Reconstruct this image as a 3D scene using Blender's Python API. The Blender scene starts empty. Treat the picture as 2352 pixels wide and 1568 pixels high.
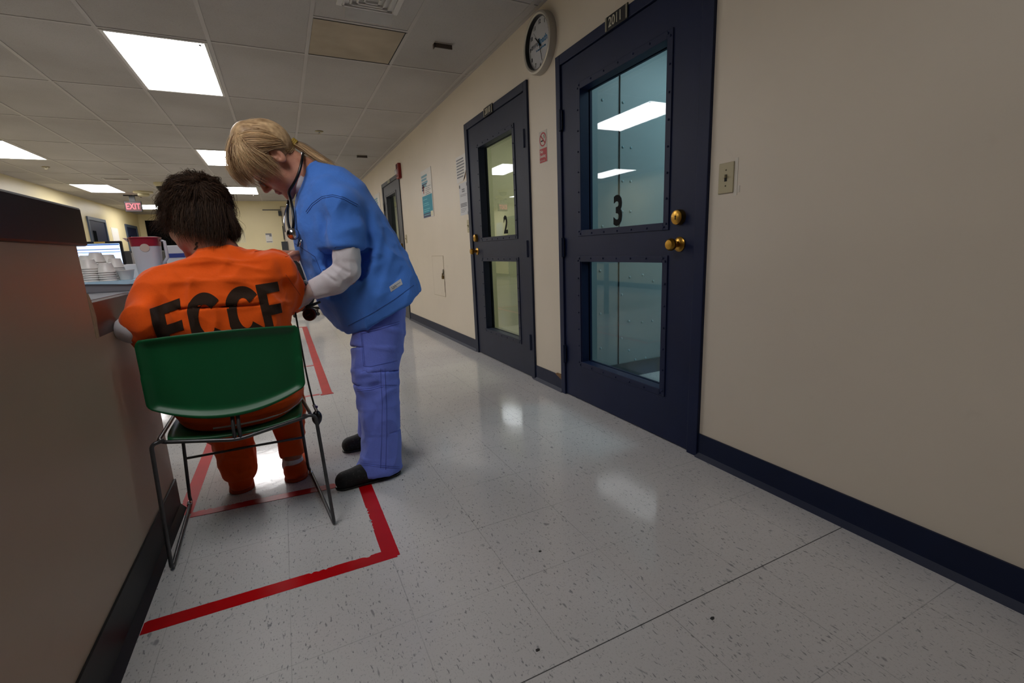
import bpy, bmesh, math, random
import numpy as np
from mathutils import Matrix, Vector
from mathutils.bvhtree import BVHTree
random.seed(7); RNG = np.random.default_rng(7)
SC = bpy.context.scene
COL = SC.collection

# ------------------------------------------------------------------ camera
CAM_Z = 0.975
F_PX, YAW, PITCH, ROLL = 1068.59, 0.446737, -0.196528, -0.040329
def cam_rows():
    cy, sy = math.cos(YAW), math.sin(YAW); cp, sp = math.cos(PITCH), math.sin(PITCH)
    f = np.array([sy*cp, cy*cp, sp]); r = np.array([cy, -sy, 0.0]); u = np.cross(r, f)
    c, s = math.cos(ROLL), math.sin(ROLL)
    return np.array([c*r + s*u, -s*r + c*u, f])
CR = cam_rows()
cam = bpy.data.cameras.new('camera'); cam_ob = bpy.data.objects.new('camera', cam); COL.objects.link(cam_ob)
cam.sensor_width = 36.0; cam.lens = 36.0*F_PX/2352; cam.clip_start = 0.02
M = Matrix(((CR[0][0], CR[1][0], -CR[2][0], 0), (CR[0][1], CR[1][1], -CR[2][1], 0), (CR[0][2], CR[1][2], -CR[2][2], CAM_Z), (0, 0, 0, 1)))
cam_ob.matrix_world = M
SC.camera = cam_ob
def at(u, v, y):
    """world point that the photograph shows at (u, v), at depth y along the corridor"""
    d = CR.T @ np.array([(u-1176)/F_PX, -(v-784)/F_PX, 1.0])
    return np.array([0, 0, CAM_Z]) + d*(y/d[1])

# ------------------------------------------------------------------ light
PANEL = 8.5            # radiance of a lit ceiling panel
SC.view_settings.view_transform = 'Standard'; SC.view_settings.look = 'None'
SC.view_settings.gamma = 1.0; SC.view_settings.use_curve_mapping = False
SC.view_settings.exposure = 1.0
w = bpy.data.worlds.new('world'); SC.world = w; w.use_nodes = True
w.node_tree.nodes['Background'].inputs[0].default_value = (0.02, 0.021, 0.023, 1)
w.node_tree.nodes['Background'].inputs[1].default_value = 1.0
SC.cycles.max_bounces = 8; SC.cycles.diffuse_bounces = 5; SC.cycles.transparent_max_bounces = 12
SC.cycles.sample_clamp_indirect = 4.0

# ------------------------------------------------------------------ materials
def lin(c):
    if isinstance(c, str):
        c = tuple(int(c[i:i+2], 16)/255 for i in (0, 2, 4))
    return tuple(x/12.92 if x <= .04045 else ((x+.055)/1.055)**2.4 for x in c)
MATS = {}
class NT:
    def __init__(s, name):
        s.m = bpy.data.materials.new(name); s.m.use_nodes = True; s.t = s.m.node_tree
        s.b = s.t.nodes['Principled BSDF']; s.out = s.t.nodes['Material Output']
    def n(s, ty, **kw):
        x = s.t.nodes.new(ty)
        for k, v in kw.items():
            if isinstance(k, str) and k.startswith('i_'):
                key = k[2:]; x.inputs[int(key) if key.isdigit() else key.replace('_', ' ')].default_value = v
            else: setattr(x, k, v)
        return x
    def l(s, a, b): s.t.links.new(a, b)
    def math(s, op, a, b=None, clamp=False):
        x = s.t.nodes.new('ShaderNodeMath'); x.operation = op; x.use_clamp = clamp
        for i, v in enumerate((a, b)):
            if v is None: continue
            if isinstance(v, (int, float)): x.inputs[i].default_value = v
            else: s.l(v, x.inputs[i])
        return x.outputs[0]
    def mix(s, fac, a, b):
        x = s.t.nodes.new('ShaderNodeMix'); x.data_type = 'RGBA'
        for i, v in ((0, fac), (6, a), (7, b)):
            if isinstance(v, (int, float)): x.inputs[i].default_value = v
            elif isinstance(v, tuple): x.inputs[i].default_value = (*v[:3], 1)
            else: s.l(v, x.inputs[i])
        return x.outputs[2]
    def ramp(s, v, lo, hi):
        x = s.n('ShaderNodeMapRange'); x.clamp = True
        s.l(v, x.inputs[0]); x.inputs[1].default_value = lo; x.inputs[2].default_value = hi
        return x.outputs[0]
    def pos(s, scale=(1, 1, 1), loc=(0, 0, 0)):
        tc = s.n('ShaderNodeNewGeometry'); mp = s.n('ShaderNodeMapping')
        mp.inputs['Scale'].default_value = scale; mp.inputs['Location'].default_value = loc
        s.l(tc.outputs['Position'], mp.inputs[0]); return mp.outputs[0]
    def noise(s, vec, scale, detail=2, rough=.5):
        x = s.n('ShaderNodeTexNoise'); s.l(vec, x.inputs['Vector'])
        x.inputs['Scale'].default_value = scale; x.inputs['Detail'].default_value = detail; x.inputs['Roughness'].default_value = rough
        return x.outputs['Fac']
    def bump(s, h, strength, dist=.002):
        x = s.n('ShaderNodeBump'); x.inputs['Strength'].default_value = strength; x.inputs['Distance'].default_value = dist
        s.l(h, x.inputs['Height']); s.l(x.outputs[0], s.b.inputs['Normal'])

def mat(name, c, rough=.5, metal=0., spec=.5, vary=.0, vscale=8., bump=0., bscale=200., bdist=.001, sheen=0.):
    if name in MATS: return MATS[name]
    t = NT(name); col = lin(c)
    t.b.inputs['Roughness'].default_value = rough; t.b.inputs['Metallic'].default_value = metal
    t.b.inputs['Specular IOR Level'].default_value = spec
    if sheen: t.b.inputs['Sheen Weight'].default_value = sheen; t.b.inputs['Sheen Roughness'].default_value = .5
    p = t.pos()
    n = t.noise(p, vscale, 3)
    dark = tuple(x*(1-vary) for x in col); lite = tuple(min(1, x*(1+vary*.6)) for x in col)
    t.l(t.mix(t.ramp(n, .3, .7), dark, lite), t.b.inputs['Base Color'])
    if bump: t.bump(t.noise(p, bscale, 2), bump, bdist)
    MATS[name] = t.m; return t.m

def emit(name, c, s):
    if name in MATS: return MATS[name]
    t = NT(name); t.b.inputs['Base Color'].default_value = (*lin(c), 1)
    t.b.inputs['Emission Color'].default_value = (*lin(c), 1); t.b.inputs['Emission Strength'].default_value = s
    t.b.inputs['Roughness'].default_value = .4
    MATS[name] = t.m; return t.m

def glass_mat(name, tint, refl_boost=1.0):
    t = NT(name); nt = t.t
    fr = t.n('ShaderNodeFresnel'); fr.inputs[0].default_value = 1.55
    tr = t.n('ShaderNodeBsdfTransparent'); tr.inputs[0].default_value = (*lin(tint), 1)
    gl = t.n('ShaderNodeBsdfGlossy'); gl.inputs['Roughness'].default_value = .015; gl.inputs[0].default_value = (.9, .97, 1, 1)
    mx = t.n('ShaderNodeMixShader')
    gm = t.n('ShaderNodeNewGeometry')
    t.l(t.math('MULTIPLY', t.math('MULTIPLY', fr.outputs[0], refl_boost, True), t.math('SUBTRACT', 1.0, gm.outputs['Backfacing'])), mx.inputs[0]); t.l(tr.outputs[0], mx.inputs[1]); t.l(gl.outputs[0], mx.inputs[2])
    t.l(mx.outputs[0], t.out.inputs[0]); MATS[name] = t.m; return t.m

def floor_mat():
    t = NT('vinyl_tile_floor')
    p = t.pos()
    # flecks: short marks stretched along the corridor, and a few across
    base = t.noise(p, 1.3, 3)
    pale, grey = lin('c6c4c3'), lin('bbb9b8')
    c = t.mix(t.ramp(base, .35, .65), pale, grey)
    fine = t.noise(t.pos((1, .5, 1)), 260, 2, .6)
    c = t.mix(t.math('MULTIPLY', t.ramp(fine, .58, .72), .5), c, lin('8d8b89'))
    # warp
    wn = t.n('ShaderNodeTexNoise'); wn.inputs['Scale'].default_value = 9; t.l(p, wn.inputs['Vector'])
    def warped(sc, amt, loc=(0, 0, 0)):
        add = t.n('ShaderNodeVectorMath', operation='SCALE'); t.l(wn.outputs['Color'], add.inputs[0]); add.inputs['Scale'].default_value = amt
        s2 = t.n('ShaderNodeVectorMath', operation='ADD'); t.l(p, s2.inputs[0]); t.l(add.outputs[0], s2.inputs[1])
        mp = t.n('ShaderNodeMapping'); mp.inputs['Scale'].default_value = sc; mp.inputs['Location'].default_value = loc; t.l(s2.outputs[0], mp.inputs[0])
        return mp.outputs[0]
    f1 = t.noise(warped((1, .30, 1), .02), 190, 1.0, .5)
    c = t.mix(t.math('MULTIPLY', t.ramp(f1, .655, .72), .62), c, lin('5c5d61'))
    f2 = t.noise(warped((.7, .25, 1), .04, (3, 7, 0)), 85, 1.5, .55)
    c = t.mix(t.math('MULTIPLY', t.ramp(f2, .69, .77), .62), c, lin('66676c'))
    f3 = t.noise(warped((.4, 1, 1), .03, (9, 2, 0)), 210, 1.0, .5)
    c = t.mix(t.math('MULTIPLY', t.ramp(f3, .68, .74), .45), c, lin('77777a'))
    # joints: 0.305 m grid
    sx = t.n('ShaderNodeSeparateXYZ'); t.l(p, sx.inputs[0])
    def joint(o, off):
        a = t.math('ADD', o, 40*.305-off); a = t.math('DIVIDE', a, .305); a = t.math('FRACT', a)
        a = t.math('SUBTRACT', a, .5); a = t.math('ABSOLUTE', a); return t.math('SUBTRACT', .5, a)
    jx, jy = joint(sx.outputs[0], .513), joint(sx.outputs[1], .809)
    wear = t.noise(p, 2.2, 2)
    for j, amt in ((jx, .42), (jy, .42)):
        m = t.math('SUBTRACT', 1.0, t.ramp(j, .0022, .0048))
        k = t.math('MULTIPLY', m, t.math('MULTIPLY', t.ramp(wear, .3, .62), amt))
        c = t.mix(k, c, lin('38373a'))
    # one wide open joint running across at y = .809
    d = t.math('ABSOLUTE', t.math('SUBTRACT', sx.outputs[1], .809))
    m = t.math('SUBTRACT', 1.0, t.ramp(d, .0010, .0021)); xr = t.ramp(sx.outputs[0], .33, .36)
    c = t.mix(t.math('MULTIPLY', t.math('MULTIPLY', m, xr), .85), c, lin('2a292b'))
    t.l(c, t.b.inputs['Base Color'])
    rn = t.noise(p, 5, 3)
    r = t.n('ShaderNodeMapRange'); t.l(rn, r.inputs[0]); r.inputs[3].default_value = .06; r.inputs[4].default_value = .13
    t.l(r.outputs[0], t.b.inputs['Roughness']); t.b.inputs['Specular IOR Level'].default_value = .29
    t.bump(t.noise(p, 24, 3), .05, .004)
    return t.m

def ceiling_mat():
    t = NT('ceiling_tile'); p = t.pos()
    c = t.mix(t.ramp(t.noise(p, 1.1, 3), .3, .7), lin('b3afa9'), lin('a39e97'))
    c = t.mix(t.math('MULTIPLY', t.ramp(t.noise(p, 240, 2), .58, .7), .45), c, lin('807a72'))
    t.l(c, t.b.inputs['Base Color']); t.b.inputs['Roughness'].default_value = .95; t.b.inputs['Specular IOR Level'].default_value = .1
    t.bump(t.noise(p, 160, 2), .25, .002); return t.m

def wall_mat(name, c, bump=.12):
    t = NT(name); p = t.pos(); col = lin(c)
    k = t.ramp(t.noise(p, 1.6, 4), .3, .72)
    cc = t.mix(k, tuple(x*.93 for x in col), col)
    smudge = t.ramp(t.noise(t.pos((1, 1, 1), (4, 1, 2)), 7, 4, .6), .66, .8)
    cc = t.mix(t.math('MULTIPLY', smudge, .25), cc, tuple(x*.6 for x in col))
    t.l(cc, t.b.inputs['Base Color']); t.b.inputs['Roughness'].default_value = .42; t.b.inputs['Specular IOR Level'].default_value = .35
    t.bump(t.noise(p, 140, 3), bump, .0015); return t.m

FLOOR = floor_mat(); CEIL = ceiling_mat()
WALL = wall_mat('cream_wall_paint', 'd0c5b4')
WALLY = wall_mat('yellow_cream_wall_paint', 'd8cba2')
PONY = wall_mat('tan_half_wall_paint', 'bda894')
CELL = wall_mat('blue_grey_cell_paint', '8d9b9c', .05)
CELL2 = wall_mat('pale_green_cell_paint', 'b7b9a8', .05)
NAVY = mat('navy_door_paint', '121c3b', .5, spec=.25, bump=.15, bscale=60, vary=.12, vscale=5)
NAVY_D = mat('dark_navy_trim_paint', '101a34', .45, spec=.25, bump=.15, bscale=60, vary=.1)
SLATE = mat('hazed_slate_door_paint', '33353d', .45, bump=.1, bscale=60, vary=.1)  # haze and reflected light put into this door grey
BLACKB = mat('black_vinyl_base', '0f0f12', .5, vary=.1)
BROWNB = mat('dark_brown_cap', '241c19', .5, vary=.15, vscale=30)
LAMINATE = mat('brown_glossy_laminate', '4f3c37', .42, spec=.6, vary=.08)
WHITEG = mat('white_glossy_counter', 'c9cbd0', .12, spec=.7)
WHITEP = mat('white_paint_metal', 'c9c6bf', .5, vary=.04)
GRIDM = mat('ceiling_grid_paint', 'aaa59e', .5, vary=.06, vscale=3)
STAIN = mat('stained_ceiling_tile', 'a99c88', .95, spec=.1, vary=.16, vscale=3.5, bump=.25, bscale=160)
BRASS = mat('brass', 'b58a3c', .28, metal=1., vary=.2, vscale=40)
DARKHOLE = mat('dark_gap', '0c0c0e', .8)
CHROME = mat('chrome', 'c8c8cc', .12, metal=1.)
STEELD = mat('dark_grey_enamel_rod', '4a4b4d', .32, metal=.55, vary=.15, vscale=60)
GREEN = mat('green_moulded_plastic', '06562f', .42, spec=.45, vary=.05, bump=.1, bscale=500, bdist=.0004)
ALU = mat('brushed_silver_rim', 'aca69c', .4, metal=.35)
PAPER = mat('white_paper', 'd0cdc8', .7, vary=.03)
INK = mat('black_ink', '0c0c0e', .7, spec=.15)
GREYINK = mat('grey_print', '77777c', .7)
TEAL = mat('teal_print', '11869c', .6)
NAVYINK = mat('navy_print', '2b3a5a', .6)
REDINK = mat('red_print', 'a5121f', .55)
BLUEINK = mat('blue_print', '1f5e8c', .6)
IVORY = mat('ivory_switch_plastic', 'a89d7c', .45)
REDPL = mat('red_painted_alarm', '7d1512', .4)
BLACKPL = mat('black_plastic', '101012', .35, vary=.1)
BLACKRUB = mat('black_rubber', '0b0b0d', .3, spec=.5)
CUPM = mat('white_translucent_cup', 'd9d6d2', .4, vary=.03)
DARKGREY = mat('dark_grey_plastic', '3b3a39', .55, vary=.15, vscale=60)
GREYFRONT = mat('grey_drawer_front', '6d6c72', .5)
LBLUE = mat('pale_blue_liner', 'a9cbe0', .6)
PBODY = mat('frosted_plastic', 'c4c6cf', .35, vary=.03)
REDLID = mat('translucent_red_plastic', '8f1c33', .3)

def tape_mat():
    t = NT('red_floor_tape'); p = t.pos()
    c = t.mix(t.ramp(t.noise(p, 6, 3), .3, .7), lin('b8000c'), lin('a60009'))
    c = t.mix(t.math('MULTIPLY', t.ramp(t.noise(p, 190, 2), .66, .74), .4), c, lin('7a2a2c'))
    t.l(c, t.b.inputs['Base Color']); t.b.inputs['Roughness'].default_value = .35; t.b.inputs['Specular IOR Level'].default_value = .22; return t.m
TAPE = tape_mat()
TAPE2 = mat('faded_red_floor_tape', 'b3383a', .3, vary=.15, vscale=9)

# ------------------------------------------------------------------ mesh helpers
class MB:
    """collects shapes and links them as ONE mesh object"""
    def __init__(s): s.v = []; s.f = []; s.mi = []; s.cur = 0
    def add(s, vs, fs):
        o = len(s.v); s.v += [tuple(float(c) for c in x) for x in vs]
        for f in fs: s.f.append(tuple(i+o for i in f)); s.mi.append(s.cur)
        return s
    def box(s, a, b):
        x0, y0, z0 = (min(a[i], b[i]) for i in range(3)); x1, y1, z1 = (max(a[i], b[i]) for i in range(3))
        return s.add([(x0,y0,z0),(x1,y0,z0),(x1,y1,z0),(x0,y1,z0),(x0,y0,z1),(x1,y0,z1),(x1,y1,z1),(x0,y1,z1)],
                     [(0,3,2,1),(4,5,6,7),(0,1,5,4),(1,2,6,5),(2,3,7,6),(3,0,4,7)])
    def tube(s, pts, r, n=10, cap=True, flat=None):
        pts = [np.array(p, float) for p in pts]; K = len(pts)
        rs = [r]*K if isinstance(r, (int, float)) else list(r)
        prev = None; vs = []
        for i in range(K):
            d = pts[min(i+1, K-1)]-pts[max(i-1, 0)]; d /= (np.linalg.norm(d)+1e-12)
            if prev is None:
                a = np.array([0, 0, 1.]) if abs(d[2]) < .9 else np.array([1., 0, 0])
                prev = np.cross(d, a)
            prev = prev-d*np.dot(prev, d); prev /= (np.linalg.norm(prev)+1e-12); b = np.cross(d, prev)
            for k in range(n):
                t = 2*math.pi*k/n; vs.append(pts[i]+rs[i]*(math.cos(t)*prev+math.sin(t)*b))
        fs = [(i*n+k, i*n+(k+1) % n, (i+1)*n+(k+1) % n, (i+1)*n+k) for i in range(K-1) for k in range(n)]
        if cap: fs += [tuple(range(n-1, -1, -1)), tuple((K-1)*n+k for k in range(n))]
        return s.add(vs, fs)
    def lathe(s, prof, n=32, mtx=None, cap=True):
        """prof: (radius, height) pairs round local z; mtx places it"""
        mtx = mtx or Matrix.Identity(4); vs = []
        for r, h in prof:
            for k in range(n):
                t = 2*math.pi*k/n; vs.append(tuple(mtx @ Vector((r*math.cos(t), r*math.sin(t), h))))
        K = len(prof)
        fs = [(i*n+k, i*n+(k+1) % n, (i+1)*n+(k+1) % n, (i+1)*n+k) for i in range(K-1) for k in range(n)]
        if cap: fs += [tuple(range(n-1, -1, -1)), tuple((K-1)*n+k for k in range(n))]
        return s.add(vs, fs)
    def prism(s, poly, mtx, depth):
        """2-D polygon in local xy, extruded along local z by depth"""
        n = len(poly); a = [tuple(mtx @ Vector((x, y, 0))) for x, y in poly]; b = [tuple(mtx @ Vector((x, y, depth))) for x, y in poly]
        return s.add(a+b, [tuple(range(n-1, -1, -1)), tuple(range(n, 2*n))]+[(i, (i+1) % n, n+(i+1) % n, n+i) for i in range(n)])
    def build(s, name, mats, parent=None, smooth=False, bevel=0., seg=2, angle=35, sub=0):
        me = bpy.data.meshes.new(name); me.from_pydata(s.v, [], s.f)
        for m in (mats if isinstance(mats, (list, tuple)) else [mats]): me.materials.append(m)
        if any(s.mi): me.polygons.foreach_set('material_index', s.mi)
        bm = bmesh.new(); bm.from_mesh(me); bmesh.ops.recalc_face_normals(bm, faces=bm.faces); bm.to_mesh(me); bm.free()
        return link(name, me, parent, smooth, bevel, seg, angle, sub)
def link(name, me, parent=None, smooth=False, bevel=0., seg=2, angle=35, sub=0):
    o = bpy.data.objects.new(name, me); COL.objects.link(o)
    if parent is not None: o.parent = parent; o.matrix_parent_inverse = parent_inv(parent)
    if bevel:
        m = o.modifiers.new('bevel', 'BEVEL'); m.width = bevel; m.segments = seg; m.limit_method = 'ANGLE'; m.angle_limit = math.radians(angle)
    if sub:
        m = o.modifiers.new('subdivision', 'SUBSURF'); m.levels = sub; m.render_levels = sub
    if smooth:
        me.polygons.foreach_set('use_smooth', [True]*len(me.polygons))
        if smooth == 'auto':
            e = o.modifiers.new('sharp', 'EDGE_SPLIT'); e.split_angle = math.radians(40)
    return o
def parent_inv(p):
    # parts are modelled in world space, so a part that is itself a parent sits at the identity
    return Matrix.Identity(4) if p.parent is not None else Matrix.Translation(p.location).inverted()
def thing(name, label, cat, loc=(0, 0, 0), group=None):
    o = bpy.data.objects.new(name, None); COL.objects.link(o); o.location = tuple(float(c) for c in loc); o.empty_display_size = .05
    return tag(o, label, cat, group)
def tag(o, label, cat, group=None):
    o['label'] = label; o['category'] = cat
    if group: o['group'] = group
    return o
def struct(o): o['kind'] = 'structure'; return o
def struct_empty(name, loc):
    o = bpy.data.objects.new(name, None); COL.objects.link(o); o.location = loc; return struct(o)

RW = Matrix(((0, 0, -1, 0), (-1, 0, 0, 0), (0, 1, 0, 0), (0, 0, 0, 1)))   # lettering on the right-hand wall (reads from the corridor)
FW = Matrix(((1, 0, 0, 0), (0, 0, -1, 0), (0, 1, 0, 0), (0, 0, 0, 1)))    # lettering that faces the camera end
def T(x, y, z): return Matrix.Translation((x, y, z))
def text(s, size, m, parent, mtx, name='lettering', depth=.0006, bold=0., sx=1., align='CENTER', spacing=1.):
    c = bpy.data.curves.new(name, 'FONT'); c.body = s; c.size = size; c.extrude = depth; c.offset = bold*size
    c.align_x = align; c.align_y = 'CENTER'; c.resolution_u = 3; c.space_character = spacing
    o = bpy.data.objects.new(name, c); COL.objects.link(o)
    dg = bpy.context.evaluated_depsgraph_get(); dg.update()
    me = bpy.data.meshes.new_from_object(o.evaluated_get(dg))
    COL.objects.unlink(o); bpy.data.objects.remove(o)
    me.transform(mtx @ Matrix.Diagonal((sx, 1, 1, 1))); me.materials.clear(); me.materials.append(m); me.name = name
    return link(name, me, parent)
# ================================================================== the room
W, H = 1.626, 2.436
YB, YF, YA = -3.2, 14.0, 18.0          # behind the camera, far wall, end of the alcove at far left
XL = -3.75
WT = .15
doors3 = dict(y0=1.444, y1=2.61); doors2 = dict(y0=3.0, y1=4.18); doors4 = dict(y0=6.84, y1=8.05)
ZD = 2.08
struct(MB().box((XL-.3, YB-.2, -.08), (4.2, YA+.3, 0)).build('floor', FLOOR))
struct(MB().box((XL-.3, YB-.2, H), (4.2, YA+.3, H+.08)).build('ceiling', CEIL))
b = MB(); y = YB
for d in (doors3, doors2, doors4):
    b.box((W, y, 0), (W+WT, d['y0']+.02, H)); b.box((W, d['y0']+.02, ZD-.02), (W+WT, d['y1']-.02, H)); y = d['y1']-.02
b.box((W, y, 0), (W+WT, YF+.1, H))
struct(b.build('wall_right', WALL))
struct(MB().box((XL-.1, YB, 0), (XL, YA, H)).build('wall_left', WALLY))
struct(MB().box((XL-.1, YB-.1, 0), (4.1, YB, H)).build('wall_back', WALL))
b = MB(); b.box((-1.95, YF, 0), (4.1, YF+.12, H)).box((-2.07, YF, 0), (-1.95, YA, H)).box((XL, YA, 0), (-1.95, YA+.1, H))
struct(b.build('wall_far', WALLY))
# cells behind the doors
struct(MB().box((4.0, YB, 0), (4.1, YF, H)).build('wall_cells', CELL))
b = MB(); b.box((W+WT, 2.67, 0), (4.0, 2.74, H)); b.box((W+WT, .9, 0), (4.0, .97, H))
struct(b.build('wall_cell_partition', CELL))
b = MB(); b.box((W+WT, 5.35, 0), (4.0, 5.42, H)); b.box((W+WT, 8.6, 0), (4.0, 8.67, H)); b.box((3.8, 2.74, 0), (3.85, 8.6, H)); b.box((W+WT, 2.741, 0), (3.8, 2.75, H))
struct(b.build('wall_cell_yellow', CELL2))
# seam and rivets of the sheet lining in the first cell (part of the partition)
b = MB(); b.box((2.137, 2.664, .1), (2.143, 2.671, 2.2)); part = bpy.data.objects['wall_cell_partition']
b.build('seam', DARKHOLE, part)
b = MB()
for x, z in [(2.17, .3), (2.17, .62), (2.24, .42), (2.24, .2), (2.24, .74), (2.36, .75), (2.36, .4), (2.46, .4), (2.46, .7), (1.98, .5), (1.98, .8), (1.98, .25), (2.3, .12), (2.4, .12),
             (2.17, 1.62), (2.24, 1.62), (2.17, 1.4), (2.24, 1.4), (2.17, 1.2), (2.24, 1.2), (2.0, 1.1), (2.3, 1.1), (2.42, 1.1), (2.0, 1.9), (2.17, 1.9)]:
    b.lathe([(.009, 0), (.0085, .003), (.005, .0055), (.001, .006)], 10, T(x, 2.67, z) @ Matrix.Rotation(math.pi/2, 4, 'X'))
b.build('rivet_heads', mat('painted_rivet', '93b0b4', .3), part, smooth=True)
struct(MB().box((W+WT, 2.655, 0), (4.0, 2.67, .11)).build('baseboard_cell', mat('teal_cell_base', '243c40', .5)))
# unseen ceiling lamps added inside the cells, which would be dark without them
for yy, st in ((1.8, 1.7), (4.1, 2.0), (7.4, 1.2)):
    t = thing('added_cell_light', 'unseen lamp added in the ceiling of the room behind the %s door' % ({1.8: 'nearest', 4.1: 'second', 7.4: 'farthest'}[yy]), 'ceiling lamp', (3.0, yy, H))
    MB().box((2.45, yy-.32, H-.03), (3.69, yy+.32, H)).build('frame', WHITEP, t)
    MB().box((2.48, yy-.29, H-.034), (3.66, yy+.29, H-.03)).build('diffuser', emit('added_cell_lamp_%d' % int(yy), 'e2f0f3' if yy < 3 else 'f4f4ea', st*(4.3 if yy < 3 else 4.4)), t)

# baseboards
b = MB()
for a, c in ((YB, doors3['y0']+.005), (doors3['y1']-.005, doors2['y0']+.005), (doors2['y1']-.005, doors4['y0']+.005), (doors4['y1']-.005, YF)):
    b.box((W-.008, a, 0), (W, c, .112)); b.add([(W-.022, a, 0), (W-.008, a, 0), (W-.008, a, .022), (W-.022, c, 0), (W-.008, c, 0), (W-.008, c, .022)], [(0,1,2),(3,5,4),(0,2,5,3)])
struct(b.build('baseboard_right', NAVY_D))
b = MB(); b.box((-1.95, YF-.01, 0), (W, YF, .11)); b.box((XL, YA-.01, 0), (-1.95, YA, .11)); struct(b.build('baseboard_far', NAVY_D))
struct(MB().box((XL, YB, 0), (XL+.01, YA, .11)).build('baseboard_left', NAVY_D))

# ------------------------------------------------------------------ suspended ceiling grid
GX = [.955-.609*k for k in range(-1, 9)]; GY0 = 4.02
b = MB()
for x in GX:
    if XL < x < W: b.box((x-.012, YB, H-.004), (x+.012, YA, H))
k = -6
while GY0+1.219*k < YA:
    yy = GY0+1.219*k
    if yy > YB: b.box((XL, yy-.011, H-.0035), (W, yy+.011, H))
    k += 1
for x0 in (.346,): b.box((x0, 3.41-.011, H-.0035), (x0+.609, 3.41+.011, H))
b.box((W-.022, YB, H-.004), (W, YF, H)); b.box((XL, YB, H-.004), (XL+.022, YA, H)); b.box((-1.95, YF-.022, H-.004), (W, YF, H))
struct(b.build('trim_1', GRIDM))
# thin shadow-gap lines where tiles sit proud of the grid
t = tag(MB().box((.346+.014, 3.41+.014, H-.003), (.955-.014, 4.02-.02, H-.0006)).build('ceiling_tile', STAIN), 'brown-stained sagging ceiling tile between the vent and the plain tiles', 'ceiling tile')
b = MB(); b.box((.36, 4.0, H-.0052), (.95, 4.008, H-.0036)); b.box((.936, 3.43, H-.0052), (.942, 4.0, H-.0036)); b.box((.36, 3.424, H-.0052), (.95, 3.429, H-.0036))
b.build('open_edge', DARKHOLE, t)

def light(cx, cy, label, s=None):
    hx, hy = .3045, .6095
    t = thing('ceiling_light', label, 'ceiling light', (cx, cy, H), 'recessed ceiling light panels')
    b = MB(); o, i = (hx-.012, hy-.011), (hx-.034, hy-.034)
    for sx in (-1, 1):
        b.box((cx+sx*i[0], cy-o[1], H-.010), (cx+sx*o[0], cy+o[1], H-.001)); b.box((cx-i[0], cy+sx*i[1], H-.010), (cx+i[0], cy+sx*o[1], H-.001))
    b.build('frame', WHITEP, t, bevel=.003)
    MB().box((cx-i[0]+.001, cy-i[1]+.001, H-.0065), (cx+i[0]-.001, cy+i[1]-.001, H-.004)).build('diffuser', s or emit('light_diffuser', 'faf8f8', PANEL), t)
    return t
LX1, LX2 = -.5675, -3.0035
ly = lambda k: GY0+.6095+3.657*k
l1 = light(LX1, ly(0), 'large lit ceiling panel nearest the camera, upper left of the photo')
light(LX1, ly(1), 'lit ceiling panel just left of the bending woman in blue scrubs')
light(LX1, ly(2), 'lit ceiling panel hidden beyond the bending woman, far down the corridor row')
light(LX2, ly(0), 'lit ceiling panel over the nurses station, left of the largest panel')
light(LX2, ly(1), 'lit ceiling panel cut by the left edge of the photo')
light(LX2, ly(2), 'lit ceiling panel above the exit sign with a dark slot beside it')
light(LX2, ly(3), 'smallest lit ceiling panel, just right of the exit sign')
light(LX1, ly(-1), 'ceiling light panel over the near corridor above the camera', emit('dim_diffuser', 'faf8f8', PANEL*.68))
MB().box((LX1+.235, GY0+.06, H-.0068), (LX1+.25, GY0+.09, H-.0063)).build('sticker', INK, l1)

def round_fix(name, label, cat, x, y, prof, m, mtx=None):
    t = thing(name, label, cat, (x, y, H))
    return t
def sprinkler(x, y, label):
    t = thing('sprinkler_head', label, 'sprinkler', (x, y, H), 'sprinkler heads in the ceiling')
    MB().lathe([(.048, 0), (.047, -.006), (.03, -.012), (.012, -.012)], 28, T(x, y, H)).build('escutcheon', mat('tarnished_chrome', '8d8467', .3, metal=.9), t, smooth=True)
    MB().lathe([(.012, -.01), (.01, -.016), (.004, -.02), (.004, -.026)], 12, T(x, y, H)).lathe([(.018, -.026), (.018, -.028)], 16, T(x, y, H)).build('deflector', CHROME, t, smooth='auto')
sprinkler(.587, 6.3, 'round metal sprinkler head in the ceiling right of the blonde ponytail')
sprinkler(-2.967, 9.53, 'small sprinkler head below the panel at the left edge')
sprinkler(-2.62, 13.2, 'tiny sprinkler head between the exit sign and lit panel')
sprinkler(-.4, 12.6, 'tiny sprinkler head near the far wall between the two heads')
def bracket(x, y, label, sc=1.):
    t = thing('ceiling_bracket', label, 'bracket', (x, y, H), 'metal brackets on the ceiling')
    MB().box((x-.066*sc, y-.03*sc, H-.006), (x+.066*sc, y+.03*sc, H)).build('plate', mat('pale_plate', 'b9b2a5', .6), t)
    MB().box((x-.066*sc, y-.022*sc, H-.034*sc), (x+.066*sc, y-.014*sc, H-.004)).box((x-.066*sc, y-.022*sc, H-.034*sc), (x-.060*sc, y+.02*sc, H-.004)).build('lip', mat('brown_metal', '4b413a', .5), t)
bracket(1.226, 3.52, 'brown metal bracket on the ceiling tile left of the clock')
bracket(1.272, 7.6, 'small brown bracket on the ceiling farther down the corridor', 1.1)
b = MB(); x, y = -2.39, 10.6; b.box((x-.19, y-.11, H-.012), (x+.19, y+.11, H)); t = thing('slot_vent', 'dark slot vent in the ceiling above the lit panel by the exit sign', 'vent', (x, y, H)); b.build('frame', WHITEP, t)
MB().box((x-.17, y-.09, H-.013), (x+.17, y+.03, H-.0118)).build('slot', mat('brown_metal', '4b413a', .5), t)
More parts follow.
